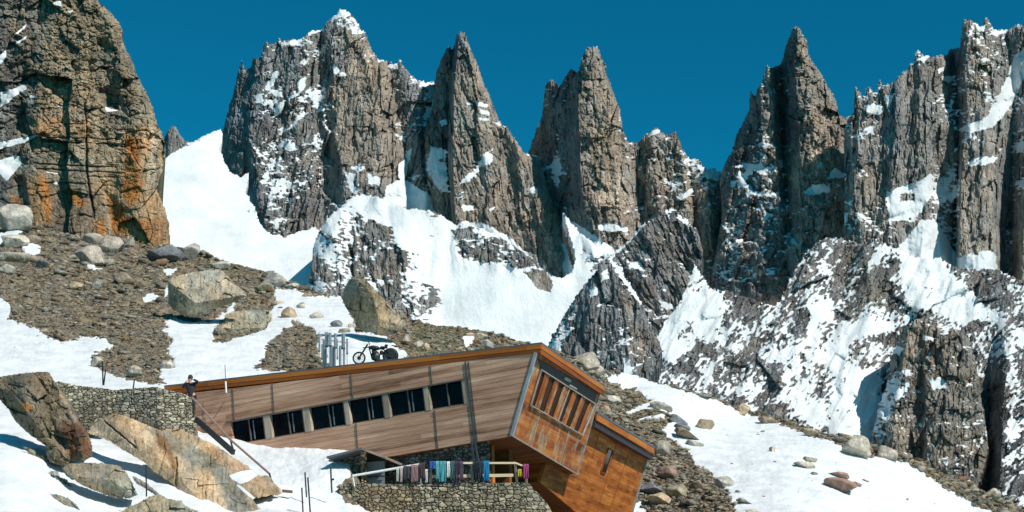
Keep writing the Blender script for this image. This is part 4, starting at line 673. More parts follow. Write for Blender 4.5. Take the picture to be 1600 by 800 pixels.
traced([(136, 676), (146, 662), (164, 650), (180, 645), (196, 649), (222, 660), (252, 672), (280, 668), (310, 682), (340, 696), (366, 714), (388, 728), (404, 742), (424, 746), (438, 766), (430, 774), (404, 778), (396, 780), (408, 796), (425, 830), (345, 830), (330, 800), (300, 782), (280, 766), (262, 752), (240, 738), (226, 724), (206, 712), (186, 700), (166, 688)], 57.5,
    hslab, lambda u, v, h, n: tone(u, v, 496, np.array((0.46, 0.345, 0.225)), [
        ([(228, 670), (262, 672), (330, 712), (360, 740), (392, 790), (400, 830), (360, 830), (350, 770), (330, 735), (290, 720), (262, 700)], OLIVE*0.55+GREY*0.2, 6, 1.0), ([(242, 670), (262, 690), (272, 716), (278, 740), (268, 735), (262, 710), (244, 692)], np.array((0.20, 0.11, 0.05)), 4, 0.9),
        ([(150, 655), (170, 650), (280, 760), (262, 752), (160, 685)], OLIVE*0.95, 8, 0.5), ([(300, 685), (395, 735), (390, 745), (365, 742), (320, 700)], np.array((0.40, 0.24, 0.13)), 6, 0.8), ([(380, 752), (420, 742), (440, 770), (400, 780)], BROWN*0.85, 5, 0.7)], 0.08, 0.05),
    'large smooth tan rock slab sloping below the stone wall', 'rock_slab', 'rock slab', seed=495, slope=0.98, bulge=0.35, rough=0.22, mat=M_SLAB, edgew=24,
    snow=lambda u, v, n: -0.8+paint(u, v, [([(358, 743), (378, 736), (394, 734), (402, 742), (388, 752), (376, 756), (364, 750)], 1.8, 2), ([(368, 758), (374, 757), (404, 782), (400, 786)], 1.2, 1.5)])+0.1*fbm(u/8, v/8, 3, 3))
traced([(376, 758), (388, 752), (402, 744), (418, 742), (428, 752), (430, 764), (420, 774), (404, 782), (392, 778), (382, 768)], 55.8, lambda u, v: 0*u, lambda u, v, h, n: tone(u, v, 502, BROWN*0.95, [], 0.1, 0.1), 'brown stone at the lower right end of the tan slab', seed=501, slope=0.6, bulge=0.7)
traced([(422, 760), (430, 755), (440, 764), (442, 772), (430, 775), (422, 770)], 55.6, lambda u, v: 0*u, lambda u, v, h, n: tone(u, v, 506, TAN*0.9, [], 0.1, 0.1), 'small pinkish stone at the tip of the tan slab', seed=505, slope=0.6, bulge=0.7)

BL = [ # u, v, w, h, label
 (22, 346, 62, 42, 'large rounded grey boulder against the foot of the cliff at the left edge'), (22, 378, 46, 22, 'long grey boulder between two snow patches at the left edge'), (18, 403, 56, 17, 'flat pale stone at the left edge below the long grey boulder'), (10, 422, 30, 14, 'lowest grey stone at the left edge above the rubble'),
 (54, 377, 26, 14, 'brown stone right of the long grey boulder'), (146, 374, 34, 18, 'pale flat topped boulder at the cliff foot, left of a bigger one'), (178, 384, 40, 28, 'pale cracked boulder at the cliff foot with a rounded front'), (143, 402, 50, 28, 'pale slab shaped boulder lying below two boulders at the cliff foot'), (204, 380, 19, 17, 'squarish grey stone at the cliff foot'), (210, 394, 15, 9, 'small pinkish stone right of the cracked boulder'),
 (258, 400, 62, 28, 'wide dark grey boulder at the right foot of the cliff'), (292, 396, 44, 28, 'grey boulder on the skyline right of the cliff'), (346, 415, 30, 14, 'grey stone on the skyline behind the largest boulder'), (192, 436, 34, 18, 'grey stone with brown back in the middle of the rubble'), (122, 447, 24, 13, 'tan stone in the rubble below the cliff'), (150, 445, 15, 15, 'small upright grey stone in the rubble'),
 (90, 425, 13, 11, 'small dark stone in the rubble left of the pale slab boulder'), (66, 413, 22, 13, 'dark wet stone below the small snow patch'), (428, 440, 42, 26, 'grey boulder on the skyline right of the largest boulder'), (414, 452, 30, 16, 'olive boulder just below the skyline boulder'), (434, 477, 20, 10, 'small yellowish brown stone by the snow'), (454, 491, 27, 22, 'upright grey boulder standing in the snow patch'), (470, 480, 14, 14, 'small stone behind the upright grey boulder'),
 (493, 495, 22, 12, 'grey stone alone in the snow above the metal tubes'), (527, 508, 20, 11, 'dark stone in the snow behind the metal tubes'), (536, 518, 20, 12, 'mossy stone right behind the metal tubes'), (549, 509, 12, 8, 'small stone at the left foot of the pointed boulder'), (458, 447, 28, 10, 'flat stone on the skyline at the edge of the snow'), (482, 464, 18, 8, 'brown flat stone at the top of the snow patch'), (500, 559, 24, 14, 'yellowish stone in the rubble left of the metal tubes'),
 (634, 534, 16, 16, 'pale stone right of the pointed boulder'), (652, 538, 18, 14, 'grey stone next to a pale stone above the roof'), (664, 544, 15, 12, 'small tan stone close above the roof'), (758, 538, 34, 14, 'grey triangular stone just above the roof edge'), (734, 524, 16, 8, 'tan stone on the slope above the roof'), (752, 527, 24, 11, 'low grey stone on the skyline above the roof'), (212, 580, 26, 18, 'pale grey stone above the stone wall in the rubble tongue'), (150, 566, 20, 14, 'upright pale stone at the left edge of the rubble tongue'), (262, 572, 24, 18, 'grey stone at the lower right of the rubble tongue'),
 (918, 566, 44, 28, 'pale rounded boulder behind the front gable of the hut'), (932, 580, 24, 16, 'pale stone beside the front gable of the hut'), (958, 624, 28, 16, 'flat grey stone right of the front gable'), (944, 642, 20, 14, 'tan stone between the two hut roofs'), (1030, 636, 38, 16, 'grey stone at the upper left edge of the right snowfield'), (1058, 656, 32, 14, 'dark block at the edge of the right snowfield, upper one'), (1066, 668, 26, 10, 'dark block under the upper dark block'), (1102, 665, 30, 18, 'pointed brown boulder alone in the snow right of the hut'), (1072, 679, 42, 15, 'long flat boulder in the snow below the pointed brown one'), (1082, 692, 28, 8, 'thin flat stone below the long flat boulder'),
 (1210, 706, 18, 10, 'small grey stone alone in the middle of the right snowfield'), (1264, 718, 22, 9, 'small stone on top of a wider stone in the right snowfield'), (1260, 727, 36, 14, 'wide rounded stone in the right snowfield'), (1310, 743, 38, 9, 'thin dark stone above the reddish flat rock'), (1312, 760, 52, 20, 'reddish flat rock low in the right snowfield'), (1338, 757, 22, 8, 'small stone right of the reddish flat rock'), (1350, 751, 16, 5, 'tiny dark stone right of the thin dark stone'), (1272, 741, 14, 6, 'tiny stone left of the thin dark stone'),
 (1160, 640, 20, 20, 'upright tan boulder on the right skyline'), (1268, 678, 28, 12, 'tan boulder set in the skyline edge above the snow'), (1342, 702, 46, 30, 'large grey boulder on the right skyline'), (1386, 710, 32, 22, 'pale boulder on the skyline beside the large grey one'), (1438, 728, 26, 12, 'flat stone on the skyline in front of the brown pillar'), (1552, 770, 24, 14, 'small rounded boulder on the skyline near the right edge'), (1200, 658, 30, 12, 'brown stone on the right skyline above the snow'),
 (1130, 755, 30, 18, 'grey boulder at the lower left edge of the right snowfield'), (1128, 752, 14, 12, 'dark stone on the grey boulder at the snow edge'), (1154, 770, 12, 6, 'little dark stone in the snow beyond the grey boulder'), (1030, 780, 40, 20, 'flat tan stone right of the annex wall'), (1040, 740, 34, 18, 'reddish stone in the rubble right of the annex'), (1020, 765, 40, 18, 'dark flat stone in the rubble near the annex'), (1060, 770, 36, 20, 'greenish stone in the rubble below the snowfield'), (1036, 702, 30, 20, 'grey slab in the rubble above the annex roof'), (1090, 760, 30, 18, 'brown stone low in the rubble right of the annex'), (1165, 784, 26, 6, 'thin stone at the bottom edge of the right snowfield'), (1175, 800, 22, 8, 'stone cut by the bottom edge below the right snowfield')]
for i, (u, v, w, h, lb) in enumerate(BL):
    c = None
    if 'pale' in lb: c = GREY*0.9+TAN*0.35
    if 'dark' in lb: c = DARK*1.7
    if 'tan' in lb or 'yellow' in lb: c = TAN*0.75+GREY*0.2
    if 'reddish' in lb or 'pinkish' in lb: c = np.array((0.30, 0.19, 0.15))
    if 'brown' in lb and c is None: c = BROWN*0.9
    if 'greenish' in lb or 'mossy' in lb or 'olive' in lb: c = OLIVE*0.85
    boulder(u, v, w, h, lb, 600+i, col=c, tilt=random.Random(i).uniform(-.15, .1)-(0.2 if u > 900 else 0), n=11+i % 5, base=ICO5 if w > 38 else ICO4)

# ---------------------------------------------------------------- building helpers
def wloc(o):
    s = Vector((0, 0, 0))
    while o: s += o.location; o = o.parent
    return s
class MB:
    def __init__(s): s.v = []; s.f = []
    def prism(s, front, d):
        """closed solid: polygon 'front' and its copy moved by d"""
        n = len(front); o = len(s.v); s.v += [Vector(p) for p in front]+[Vector(p)+d for p in front]
        s.f.append(list(range(o, o+n))); s.f.append(list(range(o+2*n-1, o+n-1, -1)))
        for i in range(n): j = (i+1) % n; s.f.append([o+i, o+n+i, o+n+j, o+j])
        return s
    def bar(s, a, b, w, h=None, up=Vector((0, 0, 1))):
        a = Vector(a); b = Vector(b); h = h or w; t = (b-a).normalized(); x = t.cross(up)
        if x.length < 1e-3: x = t.cross(Vector((0, 1, 0)))
        x.normalize(); y = x.cross(t)
        s.prism([a+x*w/2+y*h/2, a-x*w/2+y*h/2, a-x*w/2-y*h/2, a+x*w/2-y*h/2], b-a); return s
    def tube(s, pl, r, n=10, cap=True):
        pl = [Vector(p) for p in pl]; rr = r if isinstance(r, (list, tuple)) else [r]*len(pl); o = len(s.v)
        t0 = (pl[-1]-pl[0]); t0 = t0.normalized() if t0.length > 1e-6 else Vector((0, 0, 1))
        for i, p in enumerate(pl):
            t = (pl[min(i+1, len(pl)-1)]-pl[max(i-1, 0)]).normalized(); x = t.cross(Vector((0.3, 1, 0.1))).normalized(); y = t.cross(x)
            for k in range(n):
                a = 2*math.pi*k/n; s.v.append(p+(x*math.cos(a)+y*math.sin(a))*rr[i])
        for i in range(len(pl)-1):
            for k in range(n): s.f.append([o+i*n+k, o+i*n+(k+1) % n, o+(i+1)*n+(k+1) % n, o+(i+1)*n+k])
        if cap: s.f.append([o+k for k in range(n)][::-1]); s.f.append([o+(len(pl)-1)*n+k for k in range(n)])
        return s
    def ring(s, c, ax, R1, r, n=28, m=8):
        c = Vector(c); ax = Vector(ax).normalized(); x = ax.cross(Vector((0, 0, 1))).normalized(); y = ax.cross(x); o = len(s.v)
        for i in range(n):
            a = 2*math.pi*i/n; d = x*math.cos(a)+y*math.sin(a)
            for k in range(m): b = 2*math.pi*k/m; s.v.append(c+d*(R1+r*math.cos(b))+ax*r*math.sin(b))
        for i in range(n):
            for k in range(m): s.f.append([o+i*m+k, o+((i+1) % n)*m+k, o+((i+1) % n)*m+(k+1) % m, o+i*m+(k+1) % m])
        return s
    def blob(s, c, rx, ry, rz, seed=1, base=None, rot=0.0):
        W, Fc = stone_shape(seed, base or ICO2, 30, 1.0, 0.03, 0.93); o = len(s.v)
        cr, sr = math.cos(rot), math.sin(rot)
        for p in W:
            x, y, z = p[0]*rx, p[1]*ry, p[2]*rz; s.v.append(Vector(c)+Vector((x*cr-z*sr, y, x*sr+z*cr)))
        for f in Fc: s.f.append([o+int(i) for i in f])
        return s
    def build(s, name, mat, parent=None, e1=None, e2=None, label=None, cat=None, group=None, smooth=False, bevel=0.0, origin=None):
        me = bpy.data.meshes.new(name); off = wloc(parent) if parent else Vector((0, 0, 0))
        if origin is not None: off = Vector(origin)
        me.from_pydata([v-off for v in s.v], [], s.f); me.materials.append(mat)
        uv = me.uv_layers.new(name='UVMap')
        for lp in me.loops:
            p = s.v[lp.vertex_index]; uv.data[lp.index].uv = (p.dot(e1), p.dot(e2)) if e1 else (p.x, p.z)
        bm = bmesh.new(); bm.from_mesh(me); bmesh.ops.recalc_face_normals(bm, faces=bm.faces)
        if bevel: bmesh.ops.bevel(bm, geom=[e for e in bm.edges if len(e.link_faces) == 2 and e.calc_face_angle(0) > 0.6], offset=bevel, segments=2, affect='EDGES', profile=0.5)
        bm.to_mesh(me); bm.free(); me.update()
        if smooth: me.polygons.foreach_set('use_smooth', [True]*len(me.polygons))
        o = bpy.data.objects.new(name, me); COL.objects.link(o)
        if parent: o.parent = parent
        if origin is not None: o.location = off
        return tag(o, label, cat, group)
def hit(u, v, p0, n):
    d = P3(u, v, 1.0); return d*((Vector(p0).dot(n))/d.dot(n))
def at_z(u, v, z): d = P3(u, v, 1.0); return d*(z/d.z)

def planks(name, cols, w=0.16, ln=2.6, stain=None, rough=0.75, var=0.35, gap=0.25, patch=None):
    """boards laid along the first surface axis, each with its own tone and grain"""
    m, t, b = nodes(name); L = t.links.new
    uv = mk(t, 'ShaderNodeUVMap'); sp = mk(t, 'ShaderNodeSeparateXYZ'); L(uv.outputs[0], sp.inputs[0])
    dy = mk(t, 'ShaderNodeMath', operation='DIVIDE', i_1=w); L(sp.outputs[1], dy.inputs[0])
    row = mk(t, 'ShaderNodeMath', operation='FLOOR'); L(dy.outputs[0], row.inputs[0]); fr = mk(t, 'ShaderNodeMath', operation='FRACT'); L(dy.outputs[0], fr.inputs[0])
    wn = mk(t, 'ShaderNodeTexWhiteNoise', noise_dimensions='1D'); L(row.outputs[0], wn.inputs['W'])
    dx = mk(t, 'ShaderNodeMath', operation='DIVIDE', i_1=ln); L(sp.outputs[0], dx.inputs[0])
    ax = mk(t, 'ShaderNodeMath', operation='MULTIPLY_ADD', i_1=5.0); L(wn.outputs[0], ax.inputs[0]); L(dx.outputs[0], ax.inputs[2])
    fx = mk(t, 'ShaderNodeMath', operation='FLOOR'); L(ax.outputs[0], fx.inputs[0])
    cb = mk(t, 'ShaderNodeCombineXYZ'); L(row.outputs[0], cb.inputs[0]); L(fx.outputs[0], cb.inputs[1])
    w2 = mk(t, 'ShaderNodeTexWhiteNoise', noise_dimensions='2D'); L(cb.outputs[0], w2.inputs['Vector'])
    mp = mk(t, 'ShaderNodeMapping'); mp.inputs[3].default_value = (0.5, 7.0, 1); L(uv.outputs[0], mp.inputs[0])
    gn = mk(t, 'ShaderNodeTexNoise'); gn.inputs['Scale'].default_value = 2.2; gn.inputs['Detail'].default_value = 7; gn.inputs['Roughness'].default_value = 0.65; L(mp.outputs[0], gn.inputs['Vector'])
    mp2 = mk(t, 'ShaderNodeMapping'); mp2.inputs[3].default_value = (0.12, 1.6, 1); L(uv.outputs[0], mp2.inputs[0])
    bn = mk(t, 'ShaderNodeTexNoise'); bn.inputs['Scale'].default_value = 1.6; bn.inputs['Detail'].default_value = 4; L(mp2.outputs[0], bn.inputs['Vector'])
    s1 = mk(t, 'ShaderNodeMath', operation='MULTIPLY_ADD', i_1=0.30); L(w2.outputs[0], s1.inputs[0])
    s0 = mk(t, 'ShaderNodeMath', operation='MULTIPLY_ADD', i_1=0.7, i_2=-0.22); L(gn.outputs[0], s0.inputs[0]); L(s0.outputs[0], s1.inputs[2])
    s2 = mk(t, 'ShaderNodeMath', operation='MULTIPLY_ADD', i_1=1.35); L(bn.outputs[0], s2.inputs[0]); L(s1.outputs[0], s2.inputs[2])
    s3 = mk(t, 'ShaderNodeMath', operation='SUBTRACT', i_1=0.50); L(s2.outputs[0], s3.inputs[0])
    cr = mk(t, 'ShaderNodeValToRGB'); e = cr.color_ramp; e.elements[0].position = 0.12; e.elements[1].position = 0.88
    e.elements[0].color = (*cols[0], 1); e.elements[1].color = (*cols[-1], 1)
    for i, c in enumerate(cols[1:-1]): q = e.elements.new(0.12+0.76*(i+1)/(len(cols)-1)); q.color = (*c, 1)
    L(s3.outputs[0], cr.inputs[0]); out = cr.outputs[0]
    if patch:       # worn or damp patches with a shape of their own
        pn = mk(t, 'ShaderNodeTexNoise'); pn.inputs['Scale'].default_value = patch[1]; pn.inputs['Detail'].default_value = 6; pn.inputs['Roughness'].default_value = 0.7; pm = mk(t, 'ShaderNodeMapping'); pm.inputs[1].default_value = (3.3, 1.7, 0); pm.inputs[3].default_value = (1, 0.6, 1); L(uv.outputs[0], pm.inputs[0]); L(pm.outputs[0], pn.inputs['Vector'])
        pr = mk(t, 'ShaderNodeMapRange'); pr.inputs[1].default_value = patch[2]; pr.inputs[2].default_value = patch[2]+0.14; pr.inputs[4].default_value = patch[3]; L(pn.outputs[0], pr.inputs[0])
        px = mk(t, 'ShaderNodeMix', data_type='RGBA'); L(pr.outputs[0], px.inputs[0]); L(out, px.inputs[6]); px.inputs[7].default_value = (*patch[0], 1); out = px.outputs[2]
    g1 = mk(t, 'ShaderNodeMath', operation='COMPARE', i_1=0.0, i_2=0.09); L(fr.outputs[0], g1.inputs[0])
    gm = mk(t, 'ShaderNodeMath', operation='MULTIPLY', i_1=gap); L(g1.outputs[0], gm.inputs[0])
    gx = mk(t, 'ShaderNodeMix', data_type='RGBA'); L(gm.outputs[0], gx.inputs[0]); L(out, gx.inputs[6]); gx.inputs[7].default_value = (0.02, 0.015, 0.012, 1)
    L(gx.outputs[2], b.inputs['Base Color']); b.inputs['Roughness'].default_value = rough; b.inputs['Specular IOR Level'].default_value = 0.25
    hg = mk(t, 'ShaderNodeMath', operation='MULTIPLY_ADD', i_1=-1.0); L(g1.outputs[0], hg.inputs[0]); L(gn.outputs[0], hg.inputs[2])
    bp = mk(t, 'ShaderNodeBump'); bp.inputs['Strength'].default_value = 0.5; bp.inputs['Distance'].default_value = 0.02; L(hg.outputs[0], bp.inputs['Height']); L(bp.outputs[0], b.inputs['Normal'])
    return m
W_SIDE = planks('weathered_larch', [(0.17, 0.078, 0.045), (0.43, 0.23, 0.145), (0.58, 0.335, 0.22), (0.80, 0.54, 0.38)], 0.19, 9.0, gap=0.55, patch=((0.40, 0.25, 0.13), 0.45, 0.60, 0.4))
W_END = planks('orange_panel_wood', [(0.12, 0.03, 0.008), (0.32, 0.085, 0.018), (0.50, 0.16, 0.035), (0.60, 0.27, 0.08)], 0.5, 1.4, gap=0.1, patch=((0.50, 0.40, 0.26), 1.3, 0.50, 0.7))
W_ANNEX = planks('orange_board_wood', [(0.18, 0.04, 0.008), (0.40, 0.11, 0.018), (0.56, 0.175, 0.03), (0.68, 0.28, 0.06)], 0.16, 0.8, gap=0.35, patch=((0.25, 0.10, 0.03), 0.7, 0.58, 0.5))
W_FASCIA = planks('fascia_wood', [(0.22, 0.06, 0.012), (0.42, 0.13, 0.022), (0.50, 0.19, 0.04)], 0.35, 4.0, gap=0.1)
W_FASCIA2 = planks('fascia_dark_wood', [(0.14, 0.035, 0.008), (0.26, 0.07, 0.014), (0.32, 0.10, 0.02)], 0.35, 4.0, gap=0.1)
W_UNDER = planks('soffit_wood', [(0.10, 0.035, 0.012), (0.20, 0.075, 0.02), (0.28, 0.11, 0.03)], 0.3, 2.0, gap=0.3)
W_RECESS = planks('dark_slat_wood', [(0.02, 0.008, 0.004), (0.05, 0.018, 0.007), (0.10, 0.035, 0.012)], 0.2, 2.0, gap=0.2)
W_GREY = planks('grey_wood', [(0.20, 0.16, 0.12), (0.36, 0.29, 0.22), (0.46, 0.38, 0.29)], 0.1, 1.2, gap=0.1)
W_PALE = planks('pale_timber', [(0.55, 0.42, 0.27), (0.72, 0.58, 0.40), (0.80, 0.68, 0.50)], 0.1, 1.5, gap=0.05)
M_ROOF = plain('roof_metal', (0.13, 0.135, 0.15), 0.5, 0.3, 0.2, 3)
M_TRIM = plain('grey_metal_trim', (0.34, 0.35, 0.38), 0.5, 0.2, 0.2, 3)
M_TRIML = plain('pale_edge_strip', (0.36, 0.32, 0.28), 0.6, 0.1, 0.3, 5)
M_DARKP = plain('dark_panel_and_shade', (0.035, 0.022, 0.024), 0.7, 0, 0.3, 3)  # also colours the sheets that stand in for shade at eaves and porch
M_BLACK = plain('black_paint', (0.015, 0.015, 0.017), 0.5, 0.0, 0.3, 8)
M_PIPE = plain('dark_pipe', (0.07, 0.075, 0.085), 0.5, 0.4, 0.3, 8)
M_STEEL = plain('brushed_steel', (0.42, 0.43, 0.45), 0.4, 0.5, 0.25, 8, 0.1, (1, 1, .2))
M_FRAME = plain('window_frame_paint', (0.10, 0.085, 0.075), 0.6, 0, 0.3, 8)
M_WHITE = plain('white_paint', (0.75, 0.74, 0.70), 0.5, 0, 0.1, 8)
M_RUST = plain('rail_paint', (0.33, 0.22, 0.18), 0.6, 0.2, 0.3, 12)
M_DOOR = plain('blue_grey_door', (0.17, 0.19, 0.215), 0.6, 0.0, 0.2, 3)
M_ROOM = plain('dark_room', (0.012, 0.012, 0.014), 0.9, 0, 0.2, 2)
def glass():
    m, t, b = nodes('dark_window_glass'); b.inputs['Base Color'].default_value = (0.004, 0.005, 0.007, 1); b.inputs['Roughness'].default_value = 0.1; b.inputs['Specular IOR Level'].default_value = 0.1
    n = mk(t, 'ShaderNodeTexNoise'); n.inputs['Scale'].default_value = 1.3; bp = mk(t, 'ShaderNodeBump'); bp.inputs['Strength'].default_value = 0.1; t.links.new(n.outputs[0], bp.inputs['Height']); t.links.new(bp.outputs[0], b.inputs['Normal']); return m
M_GLASS = glass()

# ---------------------------------------------------------------- the hut
AF = R(29)
dF = Vector((-math.cos(AF), math.sin(AF), 0)); nF = Vector((-math.sin(AF), -math.cos(AF), 0))
K = P3(845, 537, 59.6); zr = K.z
Lr = at_z(258, 604, zr); Rr = at_z(943, 604, zr)
FP = K+nF*0.0
def fp(u, v, off=0.0): return hit(u, v, FP+nF*off, nF)
E1 = fp(838, 551); E2 = fp(800, 681)
dE = (Rr-K).normalized()
nE = (dE.cross(E2-E1)).normalized()
if nE.dot(K) > 0: nE = -nE
def ep(u, v, off=0.0): return hit(u, v, E1+nE*off, nE)
e1 = (fp(722, 632)-fp(420, 686)).normalized(); e2 = nF.cross(e1).normalized()
if e2.z < 0: e2 = -e2
t1 = dE; t2 = nE.cross(dE).normalized()
if t2.z < 0: t2 = -t2
TH = -nF*0.14
hut = thing('mountain_hut', 'long weathered timber hut with a raking front gable and six dark windows', 'hut', E2)
wt = lambda u: 659.0-(u-360)*0.1815     # window head line
wb = lambda u: 696.0-(u-360)*0.1770     # window sill line
top = lambda u: 614-(u-300)*0.1171
ln = lambda u: (u)                       # windows lean a little: foot moves right
LEAN = 4.5
WIN = [(360, 411), (421, 472.5), (482.5, 536.5), (543.5, 597), (605.5, 661), (668.5, 721)]
wall = MB()
wall.prism([fp(292, top(292)), fp(838, 551), fp(722+12, wt(734)), fp(292, wt(292))], TH)
wall.prism([fp(292, wb(292)), fp(738, wb(738)), fp(741, 691), fp(600, 714.5), fp(292, 764)], TH)
wall.prism([fp(292, wt(292)), fp(360, wt(360)), fp(360+LEAN, wb(364)), fp(292, wb(292))], TH)
wall.prism([fp(722, wt(722)), fp(734, wt(734)), fp(838, 551), fp(800, 681), fp(741, 691), fp(738, wb(738)), fp(722+LEAN, wb(726))], TH)
wall.build('side_wall', W_SIDE, hut, e1, e2)
# window posts, frames, panes
for i in range(5):
    a, b = WIN[i][1], WIN[i+1][0]
    MB().prism([fp(a, wt(a), .02), fp(b, wt(b), .02), fp(b+LEAN, wb(b+LEAN), .02), fp(a+LEAN, wb(a+LEAN), .02)], TH*1.3).build('window_post', W_GREY, hut, e2, e1)
MB().prism([fp(721, wt(721), .02), fp(729, wt(729), .02), fp(729+LEAN, wb(729+LEAN), .02), fp(721+LEAN, wb(721+LEAN), .02)], TH*.15).build('window_post', W_GREY, hut, e2, e1)
for i, (a, b) in enumerate(WIN):
    c = [fp(a, wt(a), -.12), fp(b, wt(b), -.12), fp(b+LEAN, wb(b+LEAN), -.12), fp(a+LEAN, wb(a+LEAN), -.12)]
    fr = MB()
    for k in range(4): fr.bar(c[k], c[(k+1) % 4], 0.06, 0.06, nF)
    f = fr.build('window', M_FRAME, hut)
    MB().prism([p-nF*0.03 for p in c], -nF*0.03).build('pane', M_GLASS, f)
    um = a+(b-a)*0.56
    MB().bar(fp(um, wt(um), -.10), fp(um+LEAN, wb(um+LEAN), -.10), 0.05, 0.05, nF).build('mullion', M_FRAME if i < 5 else M_FRAME, f)
    MB().bar(fp(um+3, (wt(um)+wb(um))/2+4, -.115), fp(um+LEAN, wb(um+LEAN)-1, -.115), 0.035, 0.03, nF).build('window_catch', M_WHITE, f)
    if i != 5: MB().bar(fp(um+7, wt(um+7)+4, -.125), fp(um+10, wb(um+10)-3, -.125), 0.05, 0.02, nF).build('curtain_edge', plain('curtain_cloth', (0.10, 0.14, 0.18), 0.8), f)
sl = MB()
sl.prism([fp(352, wt(352)-1.5, .05), fp(732, wt(732)-1.5, .05), fp(732, wt(732)+0.6, .05), fp(352, wt(352)+0.6, .05)], TH*.6)
sl.build('window_head', M_FRAME, hut)
for (a, b, w) in [((363, 607), (366, 656), .05), ((425, 600), (428, 645), .05), ((548, 585), (551, 622), .05), ((672, 571), (675, 600), .05), ((556, 662), (560, 722), .05), ((679, 641), (684, 702), .05)]:
    MB().bar(fp(*a, .012), fp(*b, .012), w, .03, nF).build('wall_joint', M_FRAME, hut)
MB().bar(fp(727, 565, .02), fp(742, 692, .02), .04, .05, nF).bar(fp(742, 692, .05), fp(748, 722, .05), .06, .06, nF).build('drain_pipe', M_PIPE, hut)
MB().bar(fp(732, 565, .01), fp(746, 692, .01), .03, .03, nF).bar(fp(737, 690, .05), fp(741, 722, .05), .08, .08, nF).build('drain_pipe', M_PIPE, hut)
# roof slab, fascia boards and metal edge; it runs back over the whole volume
back = (Rr-K)
rf = [Lr, K, Rr, Rr+(Lr-K)]
dn = Vector((0, 0, -1))
MB().prism([p+dn*0.02+(sum(rf, Vector())/4-p)*0.006 for p in rf], dn*0.30).build('roof', W_UNDER, hut, dF, dE)
MB().prism([p+Vector((0, 0, 0.05))+(p-sum(rf, Vector())/4)*0.005 for p in rf], dn*0.065).build('roof_edge', M_ROOF, hut)
def band(a, b, n, z0, z1, mat, th=0.06):
    MB().prism([a+dn*z0, b+dn*z0, b+dn*z1, a+dn*z1], -n*th).build('fascia', mat, hut, (b-a).normalized(), Vector((0, 0, 1)))
nE0 = Vector((dE.y, -dE.x, 0))
band(Lr+nF*.05, K+nF*.05, nF, 0.02, 0.20, W_FASCIA); band(Lr+nF*.04, K+nF*.04, nF, 0.202, 0.36, W_FASCIA2)
band(K+nE0*.05+nF*.05, Rr+nE0*.05, nE0, 0.02, 0.22, W_FASCIA); band(K+nE0*.025+nF*.02, Rr+nE0*.025, nE0, 0.222, 0.42, W_FASCIA2)
# gable end, set back under the roof edge
TL, TR, BRt, BLt = E1, ep(937, 610), ep(901, 741), E2
TE = -nE*0.12
MB().prism([TL, TR, BRt, BLt], TE).build('gable_wall', W_END, hut, t1, t2)
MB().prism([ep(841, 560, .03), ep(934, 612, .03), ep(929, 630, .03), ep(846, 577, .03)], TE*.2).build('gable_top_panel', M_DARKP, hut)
sh = [ep(845, 577.5, .04), ep(929.5, 631, .04), ep(909.5, 680, .04), ep(828.5, 633, .04)]
def quad_at(s, t, c=sh): return (c[0].lerp(c[1], s)).lerp(c[3].lerp(c[2], s), t)
rc = MB(); rc.prism([quad_at(0, 0)-nE*.025, quad_at(1, 0)-nE*.025, quad_at(1, 1)-nE*.025, quad_at(0, 1)-nE*.025], -nE*.012); rc.build('shutter_recess', W_RECESS, hut, t2, t1)
N = 6
for i in range(N):
    s0 = (i+0.42)/N; s1 = (i+0.98)/N
    MB().prism([quad_at(s0, .02)+nE*.03, quad_at(s1, .02)-nE*.02, quad_at(s1, .98)-nE*.02, quad_at(s0, .98)+nE*.03], -nE*.03).build('shutter', W_END, hut, t2, t1)
fr = MB()
for k in range(4): fr.bar(sh[k]+nE*.03, sh[(k+1) % 4]+nE*.03, .045, .06, nE)
fr.bar(quad_at(.5, 0)+nE*.02, quad_at(.5, 1)+nE*.02, .04, .05, nE)
fr.build('shutter_frame', M_TRIML, hut)
MB().bar(ep(843, 648, .02), ep(830, 697, .02), .05, .03, nE).build('panel_joint', M_TRIML, hut)
MB().bar(ep(889, 672, .02), ep(875, 724, .02), .05, .03, nE).build('panel_joint', M_TRIML, hut)
MB().bar(TL+nF*.03, BLt+nF*.03, .13, .08, nF).build('corner_trim', M_TRIM, hut)
MB().bar(TR+nE*.03, BRt+nE*.03, .06, .07, nE).build('corner_trim', M_TRIML, hut)
MB().bar(BLt+nE*.03, BRt+nE*.03, .05, .08, nE).build('bottom_trim', M_TRIML, hut)
MB().prism([ep(884, 589, .10), ep(893, 594, .10), ep(892, 598, .10), ep(883, 593, .10)], -nE*.07).build('gable_lamp', M_TRIML, hut)
MB().prism([ep(892, 601, .10), ep(902, 607, .10), ep(901, 609, .10), ep(891, 603, .10)], -nE*.07).build('gable_lamp', M_TRIML, hut)
# underside and hidden sides
Wv = BRt-E2; B0 = fp(600, 714.5); B1 = fp(292, 764)
up_ = Vector((0, 0, 0.12))
MB().prism([E2+TH*.5, BRt+TE, B0+Wv, B0+TH], up_).build('underside', W_UNDER, hut, dF, dE)
MB().prism([Lr+dn*.33+dE*.4-dF*.4, Lr+dn*.33+back*.97-dF*.4, B1+Wv, B1+dE*.3-dF*.2], -dF*.14).build('far_end_wall', W_SIDE, hut, dE, Vector((0, 0, 1)))
MB().prism([TR-nE*.15, fp(292, top(292))+back*.97, B1+Wv, BRt-nE*.15], -dE*.14).build('rear_wall', W_SIDE, hut, dF, Vector((0, 0, 1)))
